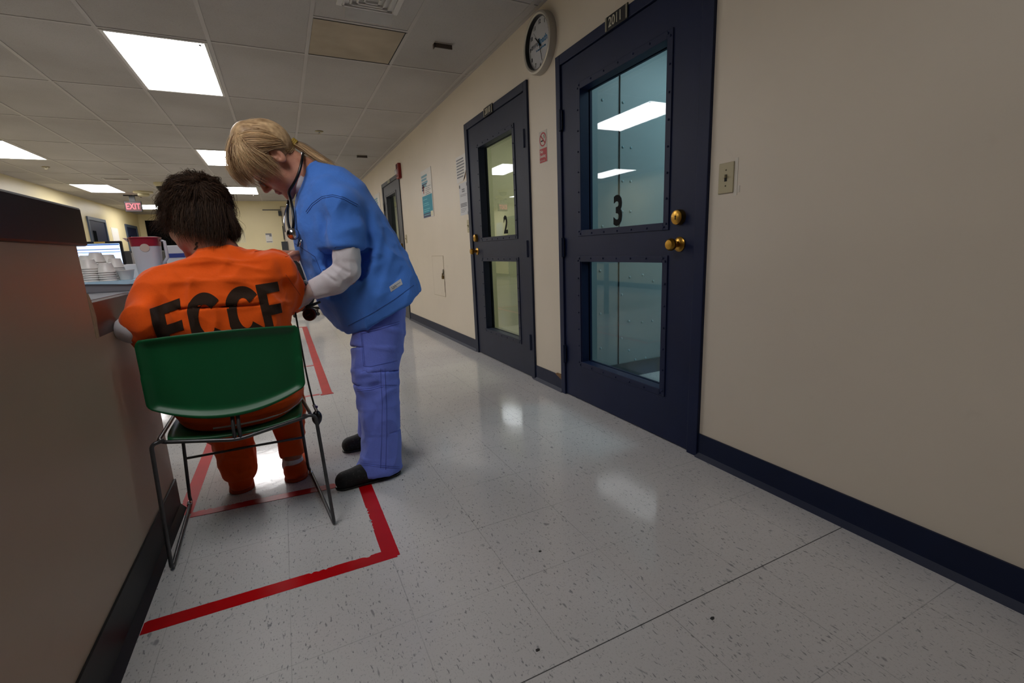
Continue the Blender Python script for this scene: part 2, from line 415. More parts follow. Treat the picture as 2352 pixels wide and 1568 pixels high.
# supply-air deflector at the top edge of the photo
t = thing('air_diffuser', 'white louvred air diffuser cut by the top edge of the photo', 'air vent', (.65, 3.02, H))
b = MB(); b.box((.47, 2.86, H-.012), (.83, 3.2, H)); b.build('frame', WHITEP, t, bevel=.004)
b = MB()
for i in range(4):
    o = i*.035; z = H-.012-.004*i
    for (x0, y0, x1, y1) in ((.5+o, 2.89+o, .8-o, 2.9+o), (.5+o, 3.16-o, .8-o, 3.17-o), (.5+o, 2.89+o, .51+o, 3.17-o), (.79-o, 2.89+o, .8-o, 3.17-o)): b.box((x0, y0, z-.012), (x1, y1, z))
b.build('louvres', WHITEP, t)
b = MB(); b.add([(.52, 3.17, H-.012), (.80, 3.17, H-.012), (.80, 3.235, H-.06), (.52, 3.235, H-.06), (.52, 3.175, H-.012), (.80, 3.175, H-.012), (.80, 3.24, H-.058), (.52, 3.24, H-.058)], [(0,1,2,3),(4,7,6,5),(0,4,5,1),(1,5,6,2),(2,6,7,3),(3,7,4,0)])
b.build('deflector', WHITEP, t)
# dome camera, smoke detector
x, y = -1.83, 11.0; t = thing('dome_camera', 'black dome security camera on the ceiling above the seated person', 'camera', (x, y, H))
MB().lathe([(.13, 0), (.13, -.03), (.1, -.07)], 28, T(x, y, H)).build('housing', mat('cream_plastic', 'b9b08f', .5), t, smooth='auto')
MB().lathe([(.1, -.07), (.098, -.1), (.075, -.135), (.04, -.155), (.002, -.16)], 28, T(x, y, H)).build('dome', BLACKPL, t, smooth=True)
x, y = -2.4, 12.35; t = thing('smoke_detector', 'cream smoke detector on the ceiling right of the exit sign', 'smoke detector', (x, y, H))
MB().lathe([(.17, 0), (.17, -.03), (.15, -.04)], 28, T(x, y, H)).build('base', mat('cream_plastic', 'b9b08f', .5), t, smooth='auto')
MB().lathe([(.1, -.04), (.1, -.08), (.07, -.1)], 28, T(x, y, H)).build('sensor_head', mat('cream_plastic2', 'aaa17e', .5), t, smooth='auto')
# exit sign
c = at(307, 475, 13.0); x, z = float(c[0]), float(c[2]); y = 13.0
t = thing('exit_sign', 'red lit EXIT sign hanging from the ceiling at far left', 'exit sign', (x, y, z))
MB().box((x-.05, y-.02, z+.1), (x+.05, y+.02, H)).box((x-.14, y-.03, H-.02), (x+.14, y+.03, H)).build('mount', BLACKPL, t)
b = MB(); b.box((x-.15, y-.03, z-.105), (x+.15, y+.03, z+.115)); b.build('housing', BLACKPL, t, bevel=.006)
MB().box((x-.135, y-.034, z-.085), (x+.135, y-.03, z+.09)).build('lit_face', emit('exit_face', '4a1a1c', .25), t)
text('EXIT', .175, emit('exit_red', 'e65a66', .6), t, T(x, y-.035, z+.002) @ FW, bold=.012, sx=.72)

# ------------------------------------------------------------------ doors in the right-hand wall
GD = .055      # the panes sit this far behind the door face
def glass_door(name, fy0, fy1, ly0, ly1, wins, hinge_far, knob_y, number, plate, col, glass, ztop=ZD, lock=True, xface=None):
    """frame fy0..fy1, leaf ly0..ly1, wins: list of (y0, y1, z0, z1)"""
    x = W
    t = struct_empty(name, (x, (fy0+fy1)/2, 0))
    b = MB(); fw0, fw1 = ly0-fy0-.004, fy1-ly1-.004; lt = ztop-.06
    b.box((x-.016, fy0, 0), (x+WT, fy0+fw0, ztop)).box((x-.016, fy1-fw1, 0), (x+WT, fy1, ztop)).box((x-.016, fy0+fw0, lt+.004), (x+WT, fy1-fw1, ztop))
    fr = b.build('door_frame', col, t, bevel=.003)
    # leaf: stiles and rails round the openings
    b = MB(); xs, xe = x-.004, x+.041
    y0, y1 = wins[0][0], wins[0][1]; wz = sorted(wins, key=lambda q: q[2])
    b.box((xs, ly0, .008), (xe, y0, lt)); b.box((xs, y1, .008), (xe, ly1, lt)); z = .008
    for q in wz: b.box((xs, y0, z), (xe, y1, q[2])); z = q[3]
    b.box((xs, y0, z), (xe, y1, lt))
    leaf = b.build('door_panel', col, t)
    for q in wz:
        b = MB(); m = .028; yy0, yy1, z0, z1 = q
        # raised flange and deep returns holding the glass
        for (a0, a1, c0, c1) in ((yy0-m, yy0+.006, z0-m, z1+m), (yy1-.006, yy1+m, z0-m, z1+m), (yy0+.006, yy1-.006, z0-m, z0+.006), (yy0+.006, yy1-.006, z1-.006, z1+m)):
            b.box((xs-.006, a0, c0), (x+GD-.004, a1, c1))
        nb = max(3, int((yy1-yy0)/.1)); nz = max(3, int((z1-z0)/.1))
        for i in range(nb+1):
            for zz in (z0-m*.5, z1+m*.5): b.lathe([(.006, 0), (.005, .004), (.001, .0055)], 8, T(xs-.006, yy0+(yy1-yy0)*i/nb, zz) @ Matrix.Rotation(-math.pi/2, 4, 'Y'))
        for i in range(nz+1):
            for yy in (yy0-m*.5, yy1+m*.5): b.lathe([(.006, 0), (.005, .004), (.001, .0055)], 8, T(xs-.006, yy, z0+(z1-z0)*i/nz) @ Matrix.Rotation(-math.pi/2, 4, 'Y'))
        b.build('window_molding', col, leaf, bevel=.002)
        # back molding
        b = MB()
        for (a0, a1, c0, c1) in ((yy0-m, yy0+.006, z0-m, z1+m), (yy1-.006, yy1+m, z0-m, z1+m), (yy0+.006, yy1-.006, z0-m, z0+.006), (yy0+.006, yy1-.006, z1-.006, z1+m)): b.box((x+GD+.006, a0, c0), (x+GD+.02, a1, c1))
        b.build('window_backing', col, leaf)
        MB().box((x+GD-.003, yy0-.002, z0-.002), (x+GD+.003, yy1+.002, z1+.002)).build('window_pane', glass, leaf)
    hy = ly1+.002 if hinge_far else ly0-.002
    for hz in (.28, .97, 1.72):
        b = MB(); b.tube([(x-.018, hy, hz-.06), (x-.018, hy, hz+.06)], .0105, 12); b.box((x-.018, hy-.018, hz-.055), (x-.0165, hy+.018, hz+.055))
        b.build('hinge', col if name != 'door_3' else NAVY_D, t, bevel=.001)
    if lock:
        R = Matrix.Rotation(-math.pi/2, 4, 'Y')
        lk = MB().lathe([(.034, 0), (.034, .012), (.031, .024), (.02, .028), (.002, .029)], 32, T(xs, knob_y, 1.083) @ R).build('deadbolt', BRASS, t, smooth='auto')
        MB().box((xs-.0305, knob_y-.002, 1.073), (xs-.0285, knob_y+.002, 1.086)).lathe([(.004, .0288), (.004, .0302)], 12, T(xs, knob_y, 1.087) @ R).build('keyhole', DARKHOLE, lk)
        kn = MB().lathe([(.033, 0), (.033, .005), (.028, .009), (.013, .012), (.012, .03), (.022, .038), (.0275, .05), (.027, .06), (.02, .069), (.002, .071)], 32, T(xs, knob_y-.003, .965) @ R).build('door_knob', BRASS, t, smooth='auto')
    if number:
        s, yy, zz, sz = number
        text(s, sz, INK, leaf, T(x+GD-.0045, yy, zz) @ RW, 'number', bold=.032, sx=.8)
    if plate:
        s, yy, zz = plate
        p = MB().box((x-.022, yy-.085, zz-.033), (x-.016, yy+.085, zz+.033)).build('number_plate', BLACKPL, fr, bevel=.001)
        text(s, .062, mat('plate_lettering', 'b7b19c', .5), fr, T(x-.0228, yy+.008, zz) @ RW, 'plate_lettering', bold=.01, sx=.85)
        b = MB()
        for sg in (-1, 1): b.box((x-.0245, yy+sg*.078-.006, zz-.03), (x-.0222, yy+sg*.078+.006, zz+.03))
        b.build('plate_clip', mat('plate_clip', '8f8a78', .4, metal=.6), fr)
    return t
GL3 = glass_mat('blue_tinted_door_glass', 'd8e6ea', 1.0); GL2 = glass_mat('clear_door_glass', 'dadccf', 1.2)
glass_door('door_3', 1.444, 2.612, 1.508, 2.56, [(1.69, 2.372, 1.06, 1.845), (1.69, 2.385, .255, .888)], True, 1.597, ('3', 2.10, 1.148, .215), ('2011', 2.03, 2.055), NAVY, GL3)
glass_door('door_2', 2.985, 4.19, 3.036, 4.12, [(3.235, 3.90, 1.075, 1.835), (3.235, 3.91, .262, .882)], False, 4.045, ('2', 3.53, 1.162, .19), ('2010', 3.62, 2.052), SLATE if False else mat('hazed_navy_door_paint', '1b2237', .5, spec=.3, bump=.12, bscale=60, vary=.1), GL2)  # navy greyed in its colour for distance haze and reflected light
glass_door('door_1', 6.83, 8.07, 6.9, 7.99, [(7.12, 7.8, .95, 1.86)], True, 6.98, None, None, SLATE, GL2)
MB().box((W-.02, 7.38, 2.03), (W-.016, 7.56, 2.075)).build('number_plate', mat('dull_brass_plate', '7d7a5e', .4, metal=.5), bpy.data.objects['door_1'])

# doors along the left wall and at the far end
def blank_door(name, a, c, zt, wall_axis, pos, m=NAVY, lite=True):
    t = struct_empty(name, ((pos, (a+c)/2, 0) if wall_axis == 'x' else ((a+c)/2, pos, 0)))
    def bx(b, u0, u1, z0, z1, d0, d1):
        if wall_axis == 'x': b.box((pos+d0, u0, z0), (pos+d1, u1, z1))
        else: b.box((u0, pos-d1, z0), (u1, pos-d0, z1))
        return b
    b = MB(); bx(b, a, a+.07, 0, zt, 0, .03); bx(b, c-.07, c, 0, zt, 0, .03); bx(b, a+.07, c-.07, zt-.07, zt, 0, .03); b.build('door_frame', mat('blue_grey_frame', '3a475a', .5), t)
    bx(MB(), a+.07, c-.07, 0, zt-.07, 0, .012).build('door_panel', m, t)
    if lite: bx(MB(), a+.2, a+.42, 1.0, 1.75, .012, .016).build('window_pane', mat('dark_glass', '10161c', .1), t)
blank_door('door_4', 13.6, 14.8, 2.05, 'x', XL); blank_door('door_5', 16.45, 17.6, 2.06, 'x', XL)
q0, q1 = at(331, 506, 17.9), at(395, 520, 17.9)
blank_door('door_6', float(q0[0]), float(q0[0])+1.1, float(q0[2]), 'y', YA, mat('matt_black_door', '070708', .9, spec=.1), False)
for o_ in bpy.data.objects['door_6'].children: o_.data.materials[0] = MATS['matt_black_door']
# far cream door with closer
q = at(648, 462, YF); q2 = at(650, 470, YF)
t = struct_empty('door_7', (float(q[0])+.5, YF, 0)); x0 = float(at(649, 520, YF)[0])
b = MB(); b.box((x0, YF-.03, 0), (x0+.02, YF, 2.3)).box((x0+.98, YF-.03, 0), (x0+1.0, YF, 2.3)).box((x0, YF-.03, 2.28), (x0+1.0, YF, 2.3)); b.build('door_frame', mat('far_door_edge', '8f866a', .6), t)
MB().box((x0+.02, YF-.02, 0), (x0+.98, YF, 2.28)).build('door_panel', WALL, t)
b = MB(); b.box((x0-.42, YF-.03, 2.2), (x0+.0, YF-.005, 2.22)); b.box((x0-.06, YF-.09, 2.06), (x0+.02, YF-.005, 2.18)); b.build('door_closer', BLACKPL, t)
b = MB(); b.box((x0-.01, YF-.045, 1.45), (x0+.02, YF-.03, 1.8)); b.build('hinge', mat('dark_hinge', '2c2a26', .5), t)
MB().box((x0-.08, YF-.06, .95), (x0+.07, YF-.03, 1.4)).build('push_plate', mat('dark_plate', '2b3034', .5), t)

# ------------------------------------------------------------------ half wall and counter at left
XW = -.488
b = MB(); b.box((XW-.12, YB, 0), (XW, 1.652, 1.028)); b.box((XW-.12, 1.652, 0), (XW, 2.132, .776))
struct(b.build('wall_half', PONY))
struct(MB().box((XW-.145, YB, 1.028), (XW+.012, 1.70, 1.131)).build('trim_2', BROWNB, bevel=.006))
b = MB(); b.box((XW, YB, 0), (XW+.006, 2.138, .132)); b.box((XW-.12, 2.132, 0), (XW+.006, 2.138, .132)); b.add([(XW+.006, YB, 0), (XW+.024, YB, 0), (XW+.006, YB, .024), (XW+.006, 2.138, 0), (XW+.024, 2.138, 0), (XW+.006, 2.138, .024)], [(0,1,2),(3,5,4),(1,4,5,2)])
struct(b.build('baseboard_half', BLACKB))
b = MB(); pts = [(.776, .02), (.81, .022), (.83, .028), (.855, .024), (.88, .016), (.9, .004)]
for (z0, e0), (z1, e1) in zip(pts[:-1], pts[1:]):
    b.add([(XW+.001, 1.65, z0), (XW+.001, 1.655+e0, z0), (XW+.001, 1.655+e1, z1), (XW+.001, 1.65, z1), (XW-.1, 1.65, z0), (XW-.1, 1.655+e0, z0), (XW-.1, 1.655+e1, z1), (XW-.1, 1.65, z1)], [(0,1,2,3),(4,7,6,5),(1,5,6,2),(0,3,7,4),(3,2,6,7),(0,4,5,1)])
struct(b.build('trim_3', mat('cream_caulk', 'b5a88c', .8, vary=.2, vscale=60)))
t = thing('counter', 'white counter with glossy brown front edge beside the seated person', 'counter', (-1.2, 2.3, .78))
MB().box((XW-.03, 1.653, .776), (XW, 2.132, .874)).build('apron', LAMINATE, t)
b = MB(); b.box((-2.1, 1.653, .845), (XW-.03, 2.16, .876)); b.box((-2.1, 2.16, .845), (-.33, 2.78, .876)); b.build('worktop', WHITEG, t)
MB().box((-2.1, 2.6, .0), (-.72, 2.74, .845)).build('support_panel', mat('grey_panel', '76706a', .6), t)
# desk further back
t = thing('desk', 'low desk far behind the counter carrying the computer monitor', 'desk', (-1.6, 5.7, 0))
MB().box((-2.6, 5.35, .72), (-.7, 6.1, .75)).build('desktop', mat('desk_laminate', '8a8078', .4), t)
b = MB()
for x, y in ((-2.55, 5.4), (-.8, 5.4), (-2.55, 6.0), (-.8, 6.0)): MB().box((x, y, 0), (x+.05, y+.05, .72)).build('leg', DARKGREY, t)
# ================================================================== things on the right-hand wall
def panel(y0, y1, z0, z1, m, parent, name, off=0., th=.0015):
    return MB().box((W-off-th, y0, z0), (W-off, y1, z1)).build(name, m, parent)
# clock
cy, cz, R = 2.784, 2.221, .174
ML = Matrix.Rotation(-math.pi/2, 4, 'Y')
t = thing('wall_clock', 'round silver-rimmed wall clock above the door marked 2', 'clock', (W, cy, cz))
MB().lathe([(R, 0), (R, .03), (R-.004, .043), (R-.014, .047), (R-.024, .043), (R-.027, .016)], 64, T(W, cy, cz) @ ML, cap=False).build('rim', ALU, t, smooth='auto')
MB().lathe([(R-.026, .004), (R-.026, .0152), (.001, .0155)], 64, T(W, cy, cz) @ ML).build('dial', mat('clock_dial', 'b3b3b6', .5), t)
MB().lathe([(R-.0262, .0153), (R-.0262, .0415), (R-.0275, .0415), (R-.0275, .0153)], 64, T(W, cy, cz) @ ML, cap=False).build('inner_ring', BLACKPL, t, smooth='auto')
xf = W-.0165
for n in range(1, 13):
    a = math.radians(90-30*n); rr = .122
    text(str(n), .034, INK, t, T(xf, cy-rr*math.cos(a), cz+rr*math.sin(a)) @ RW, 'numeral', bold=-.004, sx=.9)
text('w', .05, GREYINK, t, T(xf, cy+.068, cz+.012) @ RW, 'lettering', bold=.012); text('e', .05, GREYINK, t, T(xf, cy+.034, cz+.012) @ RW, 'lettering', bold=.012)
text('llpath', .052, mat('clock_blue', '1c6f9e', .5), t, T(xf, cy-.035, cz+.012) @ RW, 'lettering', bold=.01)
b = MB()
for k in range(8):
    a = k*math.pi/4; b.lathe([(.005, 0), (.005, .0006)], 10, T(xf, cy+.1+.0085*math.cos(a), cz+.008+.0085*math.sin(a)) @ ML)
b.build('emblem', GREYINK, t)
text('To hope and healing', .015, mat('clock_blue', '1c6f9e', .5), t, T(xf, cy-.01, cz-.028) @ RW, 'lettering')
def hand(deg, L, back, wd, name, dx):
    a = math.radians(90-deg); d = (math.cos(a), math.sin(a)); n = (-d[1], d[0])
    pts = [(-back*d[0]+wd*n[0], -back*d[1]+wd*n[1]), (-back*d[0]-wd*n[0], -back*d[1]-wd*n[1]), (L*d[0]-wd*.5*n[0], L*d[1]-wd*.5*n[1]), (L*d[0]+wd*.5*n[0], L*d[1]+wd*.5*n[1])]
    MB().prism(pts, T(W-dx, cy, cz) @ RW, .001).build(name, INK, t)
hand(313, .075, .025, .0045, 'hour_hand', .020); hand(163, .112, .03, .0035, 'minute_hand', .022); hand(322, .1, .03, .0008, 'second_hand', .024)
# no-smoking sign
sy, s0, s1 = 2.802, 1.522, 1.718
t = thing('no_smoking_sign', 'red and white no smoking sign between the two numbered doors', 'sign', (W, sy, 1.62))
panel(sy-.05, sy+.05, s0, s1, mat('sign_white', 'b5aca0', .4), t, 'plate'); panel(sy-.046, sy+.046, s0+.002, s0+.088, REDINK, t, 'red_panel', .0015, .0006)
b = MB(); c0 = T(W-.0022, sy, s1-.053) @ ML
b.lathe([(.043, 0), (.043, .0006), (.035, .0006), (.035, 0)], 40, c0, cap=False)
b.prism([(-.031, .025), (-.025, .031), (.031, -.025), (.025, -.031)], T(W-.0022, sy, s1-.053) @ RW, .0006)
b.build('prohibition_ring', REDINK, t)
b = MB(); b.prism([(-.027, -.012), (-.027, -.004), (.012, -.004), (.012, -.012)], T(W-.0018, sy, s1-.053) @ RW, .0004)
b.tube([(W-.0022, sy-.015, s1-.05), (W-.0022, sy-.02, s1-.04), (W-.0022, sy-.012, s1-.035), (W-.0022, sy-.018, s1-.027)], .0016, 6); b.build('cigarette', INK, t)
SW_ = mat('sign_lettering', 'd6c6bb', .5)
text('No', .03, SW_, t, T(W-.0024, sy+.04, s0+.069) @ RW, 'lettering', bold=.015, align='LEFT'); text('Smoking', .027, SW_, t, T(W-.0024, sy+.043, s0+.041) @ RW, 'lettering', bold=.015, align='LEFT', sx=.8)
text('in this area', .014, SW_, t, T(W-.0024, sy+.043, s0+.014) @ RW, 'lettering', align='LEFT')
# switch beside the nearest door
def switch(y, z, label, toggle=True):
    t = thing('light_switch', label, 'switch', (W, y, z), 'switch plates on the right wall')
    MB().box((W-.006, y-.035, z-.058), (W, y+.035, z+.058)).build('cover_plate', IVORY, t, bevel=.002)
    b = MB(); b.box((W-.0068, y-.006, z-.013), (W-.0058, y+.006, z+.013)); b.build('slot', DARKHOLE, t)
    MB().box((W-.018, y-.004, z+.0), (W-.006, y+.004, z+.01)).build('toggle', IVORY, t, bevel=.001)
    for dz in (-.03, .03): MB().lathe([(.0035, 0), (.003, .001)], 10, T(W-.006, y, z+dz) @ ML).build('screw', mat('screw_dark', '4a4436', .4, metal=.6), t)
switch(1.362, 1.216, 'ivory light switch right of the door marked 3')
switch(4.232, 1.2, 'ivory light switch at the frame of the door marked 2')
switch(6.72, 1.17, 'small ivory switch beside the farthest dark door')
t = tag(MB().box((W-.0012, 1.312, 1.145), (W, 1.327, 1.285)).box((W-.0012, 1.3, 1.155), (W, 1.31, 1.18)).build('paint_patch', mat('chipped_paint', 'cfc8bb', .8)), 'pale chipped paint patch beside the light switch near door 3', 'paint patch')
# bare spot where the base meets the frame of the nearest door
tag(MB().add([(W-.0095, 2.615, .085), (W-.0095, 2.66, .1), (W-.0095, 2.70, .112), (W-.0095, 2.68, .121), (W-.0095, 2.63, .123), (W-.0095, 2.614, .11), (W, 2.615, .085), (W, 2.66, .1), (W, 2.70, .112), (W, 2.68, .121), (W, 2.63, .123), (W, 2.614, .11)],
     [(0,1,2,3,4,5),(11,10,9,8,7,6)]+[(i,(i+1)%6,6+(i+1)%6,6+i) for i in range(6)]).build('chipped_spot', mat('crumbled_plaster', '7a5c3c', .9, vary=.5, vscale=150)), 'crumbled brown spot at the wall base left of door 3', 'wall damage')
# poster with thermometers
def lines(b, y_left, z, widths, h, gap, off, first=0):
    for i, wd in enumerate(widths):
        if wd: b.box((W-off-.0005, y_left-wd, z-i*gap-h), (W-off, y_left, z-i*gap))
    return b
def poster(y0, y1, z0, z1, label, name='health_poster', wedge=True):
    t = thing(name, label, 'poster', (W, (y0+y1)/2, (z0+z1)/2)); wd = y1-y0; hh = z1-z0; zt = z0+hh*.47
    panel(y0, y1, z0, z1, PAPER, t, 'sheet', .0, .006)
    panel(y0+.04*wd, y1-.02*wd, z0+.1*hh, zt, TEAL, t, 'teal_block', .006, .0006); panel(y0+.26*wd, y1-.02*wd, z0+.01*hh, z0+.1*hh, NAVYINK, t, 'navy_strip', .006, .0006)
    panel(y0+.05*wd, y0+.24*wd, z0+.02*hh, z0+.12*hh, mat('sticker', 'c9c6a8', .6), t, 'sticker', .0062, .0008)
    lines(MB(), y1-.06*wd, z1-.1*hh, [.55*wd, .5*wd, .58*wd, .45*wd], .025, .036, .006).build('heading_print', mat('poster_blue_print', '6f97a8', .6), t)
    b = lines(MB(), y1-.06*wd, z1-.28*hh, [.5*wd], .012, .02, .006); lines(b, y1-.06*wd, z1-.325*hh, [.25*wd, .2*wd], .022, .028, .006); b.build('dark_print', NAVYINK, t)
    lines(MB(), y1-.38*wd, z1-.35*hh, [.5*wd, .4*wd, .5*wd, .36*wd, .46*wd, .4*wd], .006, .02, .006).build('small_print', GREYINK, t)
    b = MB(); yy = y1-.2*wd
    b.prism([(.022*math.cos(a), .055*math.sin(a)) for a in np.linspace(0, 6.283, 20)[:-1]], T(W-.006, yy, zt+.075) @ RW, .0005); b.build('thermometer_outline', mat('thermo_pale', '9a8f86', .6), t)
    b = MB(); b.prism([(-.006, .04), (.006, .04), (.006, -.03), (-.006, -.03)], T(W-.0064, yy, zt+.075) @ RW, .0005); b.prism([(.012*math.cos(a), .014*math.sin(a)-.034) for a in np.linspace(0, 6.283, 16)[:-1]], T(W-.0064, yy, zt+.075) @ RW, .0005); b.build('thermometer', REDINK, t)
    b = MB()
    lines(b, y1-.1*wd, zt-.04, [.4*wd, .0, .5*wd, .55*wd, .0, .6*wd, .5*wd, 0, .62*wd], .006, .022, .0066); b.build('pale_print', mat('pale_teal_print', '6cc0cb', .6), t)
    return t
poster(5.31, 5.735, 1.376, 1.915, 'white and teal thermometer health poster between the second and farthest doors')
poster(8.35, 8.85, 1.35, 2.0, 'teal and white health poster half hidden behind the woman in blue scrubs')
# paper notices left of the second door
t = thing('paper_notice', 'upper white printed paper notice with torn corner beside the door marked 2', 'notice', (W, 4.35, 1.73), 'paper notices on the right wall')
b = MB(); b.prism([(-.135, .115), (.135, .115), (.135, -.04), (.09, -.1), (.04, -.115), (-.135, -.12)], T(W-.0005, 4.352, 1.735) @ RW, .001); b.build('sheet', PAPER, t)
lines(MB(), 4.47, 1.825, [.19, .2, .21, .2, .19, .2, .17], .012, .026, .0016).build('print', GREYINK, t)
MB().prism([(.132, -.03), (.14, -.02), (.1, -.09), (.04, -.118), (.088, -.098)], T(W-.0016, 4.352, 1.735) @ RW, .001).build('torn_edge', mat('torn_brown', '8c6b4a', .8), t)
t = thing('paper_notice', 'lower white paper form taped under another notice beside the door marked 2', 'notice', (W, 4.32, 1.46), 'paper notices on the right wall')
panel(4.21, 4.435, 1.31, 1.605, mat('cool_paper', 'bfbfc2', .7), t, 'sheet', .0, .0015)
b = lines(MB(), 4.36, 1.55, [.07, .07], .012, .018, .0016); lines(b, 4.41, 1.5, [.17, .15], .004, .012, .0016); lines(b, 4.415, 1.42, [.17, .17, .17], .009, .013, .0016); lines(b, 4.41, 1.37, [.15, .14, .1], .004, .014, .0016); b.build('print', GREYINK, t)
for yy, zz in ((4.42, 1.575), (4.225, 1.58), (4.222, 1.32)): MB().box((W-.0025, yy-.012, zz-.014), (W-.0015, yy+.012, zz+.014)).build('dark_tape', mat('dark_tape', '4b4a4c', .5), t)
# fire alarm over the farthest door
ya, za = 6.76, 2.09
t = thing('fire_alarm', 'red fire alarm horn with clear strobe above the farthest door', 'fire alarm', (W, ya, za))
MB().box((W-.045, ya-.065, za-.1), (W, ya+.065, za+.1)).build('housing', REDPL, t, bevel=.008)
b = MB(); b.lathe([(.035, 0), (.035, .016), (.02, .03), (.002, .034)], 16, T(W-.045, ya+.0, za-.01) @ ML); b.build('strobe', mat('clear_strobe', 'c9c4c4', .15), t, smooth='auto')
b = MB()
for k in range(5): b.box((W-.048, ya-.045, za+.035+k*.011), (W-.044, ya+.045, za+.041+k*.011))
MB().box((W-.047, ya-.04, za-.075), (W-.044, ya+.04, za-.06)).build('label_strip', mat('dark_red', '3d0a09', .5), t); b.build('grille', mat('dark_red', '3d0a09', .5), t)
# access panel
t = thing('access_panel', 'flush cream access panel with rusty lock in the right wall', 'access panel', (W, 5.3, .7))
panel(5.09, 5.51, .472, .925, WALL, t, 'door', 0, .003)
b = MB(); e = .0032
for a in ((5.085, 5.09, .467, .93), (5.51, 5.513, .467, .93), (5.09, 5.51, .925, .929), (5.09, 5.51, .468, .472)): b.box((W-e, a[0], a[2]), (W, a[1], a[3]))
b.build('gap', mat('dirty_gap', 'a3957e', .9), t)
b = MB(); b.lathe([(.02, 0), (.02, .006), (.014, .009)], 16, T(W-.003, 5.1, .76) @ ML); b.box((W-.014, 5.085, .72), (W-.003, 5.11, .75)); b.build('hasp', mat('worn_steel', '7f7a70', .4, metal=.8), t)
b = MB(); b.box((W-.026, 5.083, .672), (W-.008, 5.117, .71)); b.tube([(W-.017, 5.09, .71), (W-.017, 5.09, .728), (W-.017, 5.1, .735), (W-.017, 5.11, .728), (W-.017, 5.11, .71)], .004, 8); b.build('padlock', mat('old_brass', '6e5a30', .4, metal=.8), t, bevel=.002)
MB().box((W-.0036, 5.078, .52), (W-.003, 5.09, .65)).build('rust_streak', mat('rust_streak', '5a4a3a', .9), t)
# far wall notices
q0, q1 = at(609, 536, YF), at(627, 557, YF)
t = thing('wall_notice', 'white notice with dark heading on the far yellow wall', 'notice', (float(q0[0]+.1), YF, float(q1[2])))
MB().box((q0[0], YF-.004, q1[2]), (q1[0], YF, q0[2])).build('sheet', PAPER, t)
b = MB(); b.box((q0[0]+.005, YF-.006, q0[2]-.04), (q1[0]-.01, YF-.004, q0[2])); b.box((q0[0]+.09, YF-.006, q0[2]-.08), (q1[0]-.01, YF-.004, q0[2]-.04)); b.build('heading', GREYINK, t); MB().box((q0[0]+.01, YF-.006, q1[2]+.015), (q1[0]-.01, YF-.004, q1[2]+.035)).build('footer', GREYINK, t)
q0, q1 = at(540, 534, YF), at(566, 557, YF)
t = tag(MB().box((q0[0], YF-.004, q1[2]), (q1[0], YF, q0[2])).build('wall_notice', mat('cream_paper', 'cfc6a6', .7)), 'plain cream sheet on the far wall right of the brown hair', 'notice')
# paper on the left wall between the far doors
tag(MB().box((XL, 15.2, 1.25), (XL+.004, 15.75, 1.9)).build('wall_notice', PAPER), 'white sheet between the two dark doors on the far left wall', 'notice')

# ================================================================== red tape on the floor
def tape(name, label, strips, m, seed, group=None, worn=True):
    """each strip: (x0, y0, x1, y1, width); ragged where worn"""
    r = random.Random(seed); b = MB(); z1 = .0006
    for (x0, y0, x1, y1, wd, rag) in strips:
        z1 += .0003
        d = np.array([x1-x0, y1-y0]); L = np.linalg.norm(d); d /= L; n = np.array([-d[1], d[0]]); K = max(2, int(L/.007))
        Lf, Rt = [], []; jl = jr = 0
        for i in range(K+1):
            p = np.array([x0, y0])+d*L*i/K
            s = i/K
            hot = any(a <= s <= c for a, c in rag)
            jl = (r.random()*.009 if r.random() < .5 else .0015) if hot else r.random()*.0006
            jr = r.random()*.0008
            Lf.append(p+n*(wd/2-jl)); Rt.append(p-n*(wd/2-jr))
        vs = [(*p, 0.0001) for p in Lf]+[(*p, .0001) for p in Rt]+[(*p, z1) for p in Lf]+[(*p, z1) for p in Rt]; m_ = K+1
        fs = []
        for i in range(K): fs += [(2*m_+i, 2*m_+i+1, 3*m_+i+1, 3*m_+i), (i, m_+i, m_+i+1, i+1), (i, i+1, 2*m_+i+1, 2*m_+i), (m_+i, 3*m_+i, 3*m_+i+1, m_+i+1)]
        b.add(vs, fs)
    return tag(b.build(name, m), label, 'floor tape', group)
G = 'red tape outlines on the floor'
tape('floor_tape', 'bright red tape rectangle on the floor around the green chair, nearest the camera', [
    (-.462, 1.44, .225, 1.428, .052, [(.0, .0), (.62, .72), (.8, .9)]), (.208, 1.41, .206, 1.985, .054, [(.32, .62)]), (-.44, 2.062, .182, 2.012, .045, [(.0, .3), (.85, 1)])], TAPE, 3, G)
tape('floor_tape', 'red tape strip along the half wall, behind the left chair legs', [(-.463, 2.075, -.458, 3.3, .052, [(.0, .1)])], TAPE, 5, G)
tape('floor_tape', 'faded red tape outline on the floor farther down the corridor', [(.182, 3.52, .18, 7.22, .066, [(.5, .6)]), (.13, 3.52, -.5, 3.52, .03, []), (.147, 4.53, -.5, 4.54, .03, []), (.15, 7.2, -.5, 7.2, .05, []), (.135, 3.5, .222, 3.5, .035, [])], TAPE2, 8, G)
# loose dark specks on the floor
for i, (u, v, s) in enumerate(((1240, 1266, .006), (1636, 1420, .0075), (1235, 1493, .006), (925, 1102, .004))):
    p = at(u, v, 1.0); d = p-np.array([0, 0, CAM_Z]); p = np.array([0, 0, CAM_Z])+d*(CAM_Z/-d[2])
    pts = [(s*(.7+.5*random.random())*math.cos(a), s*(.5+.4*random.random())*math.sin(a)) for a in np.linspace(0, 6.28, 10)[:-1]]
    tag(MB().prism(pts, T(float(p[0]), float(p[1]), .0003), .0012).build('dirt_fleck', mat('dirt_fleck', '2b2a2a', .7)),
        ('dark round scuff on the floor tile right of the red corner', 'larger dark scuff in the lower right of the floor', 'dark scuff low on the floor near the wide tile joint', 'tiny dark fleck on the floor behind the black shoe')[i], 'floor scuff')

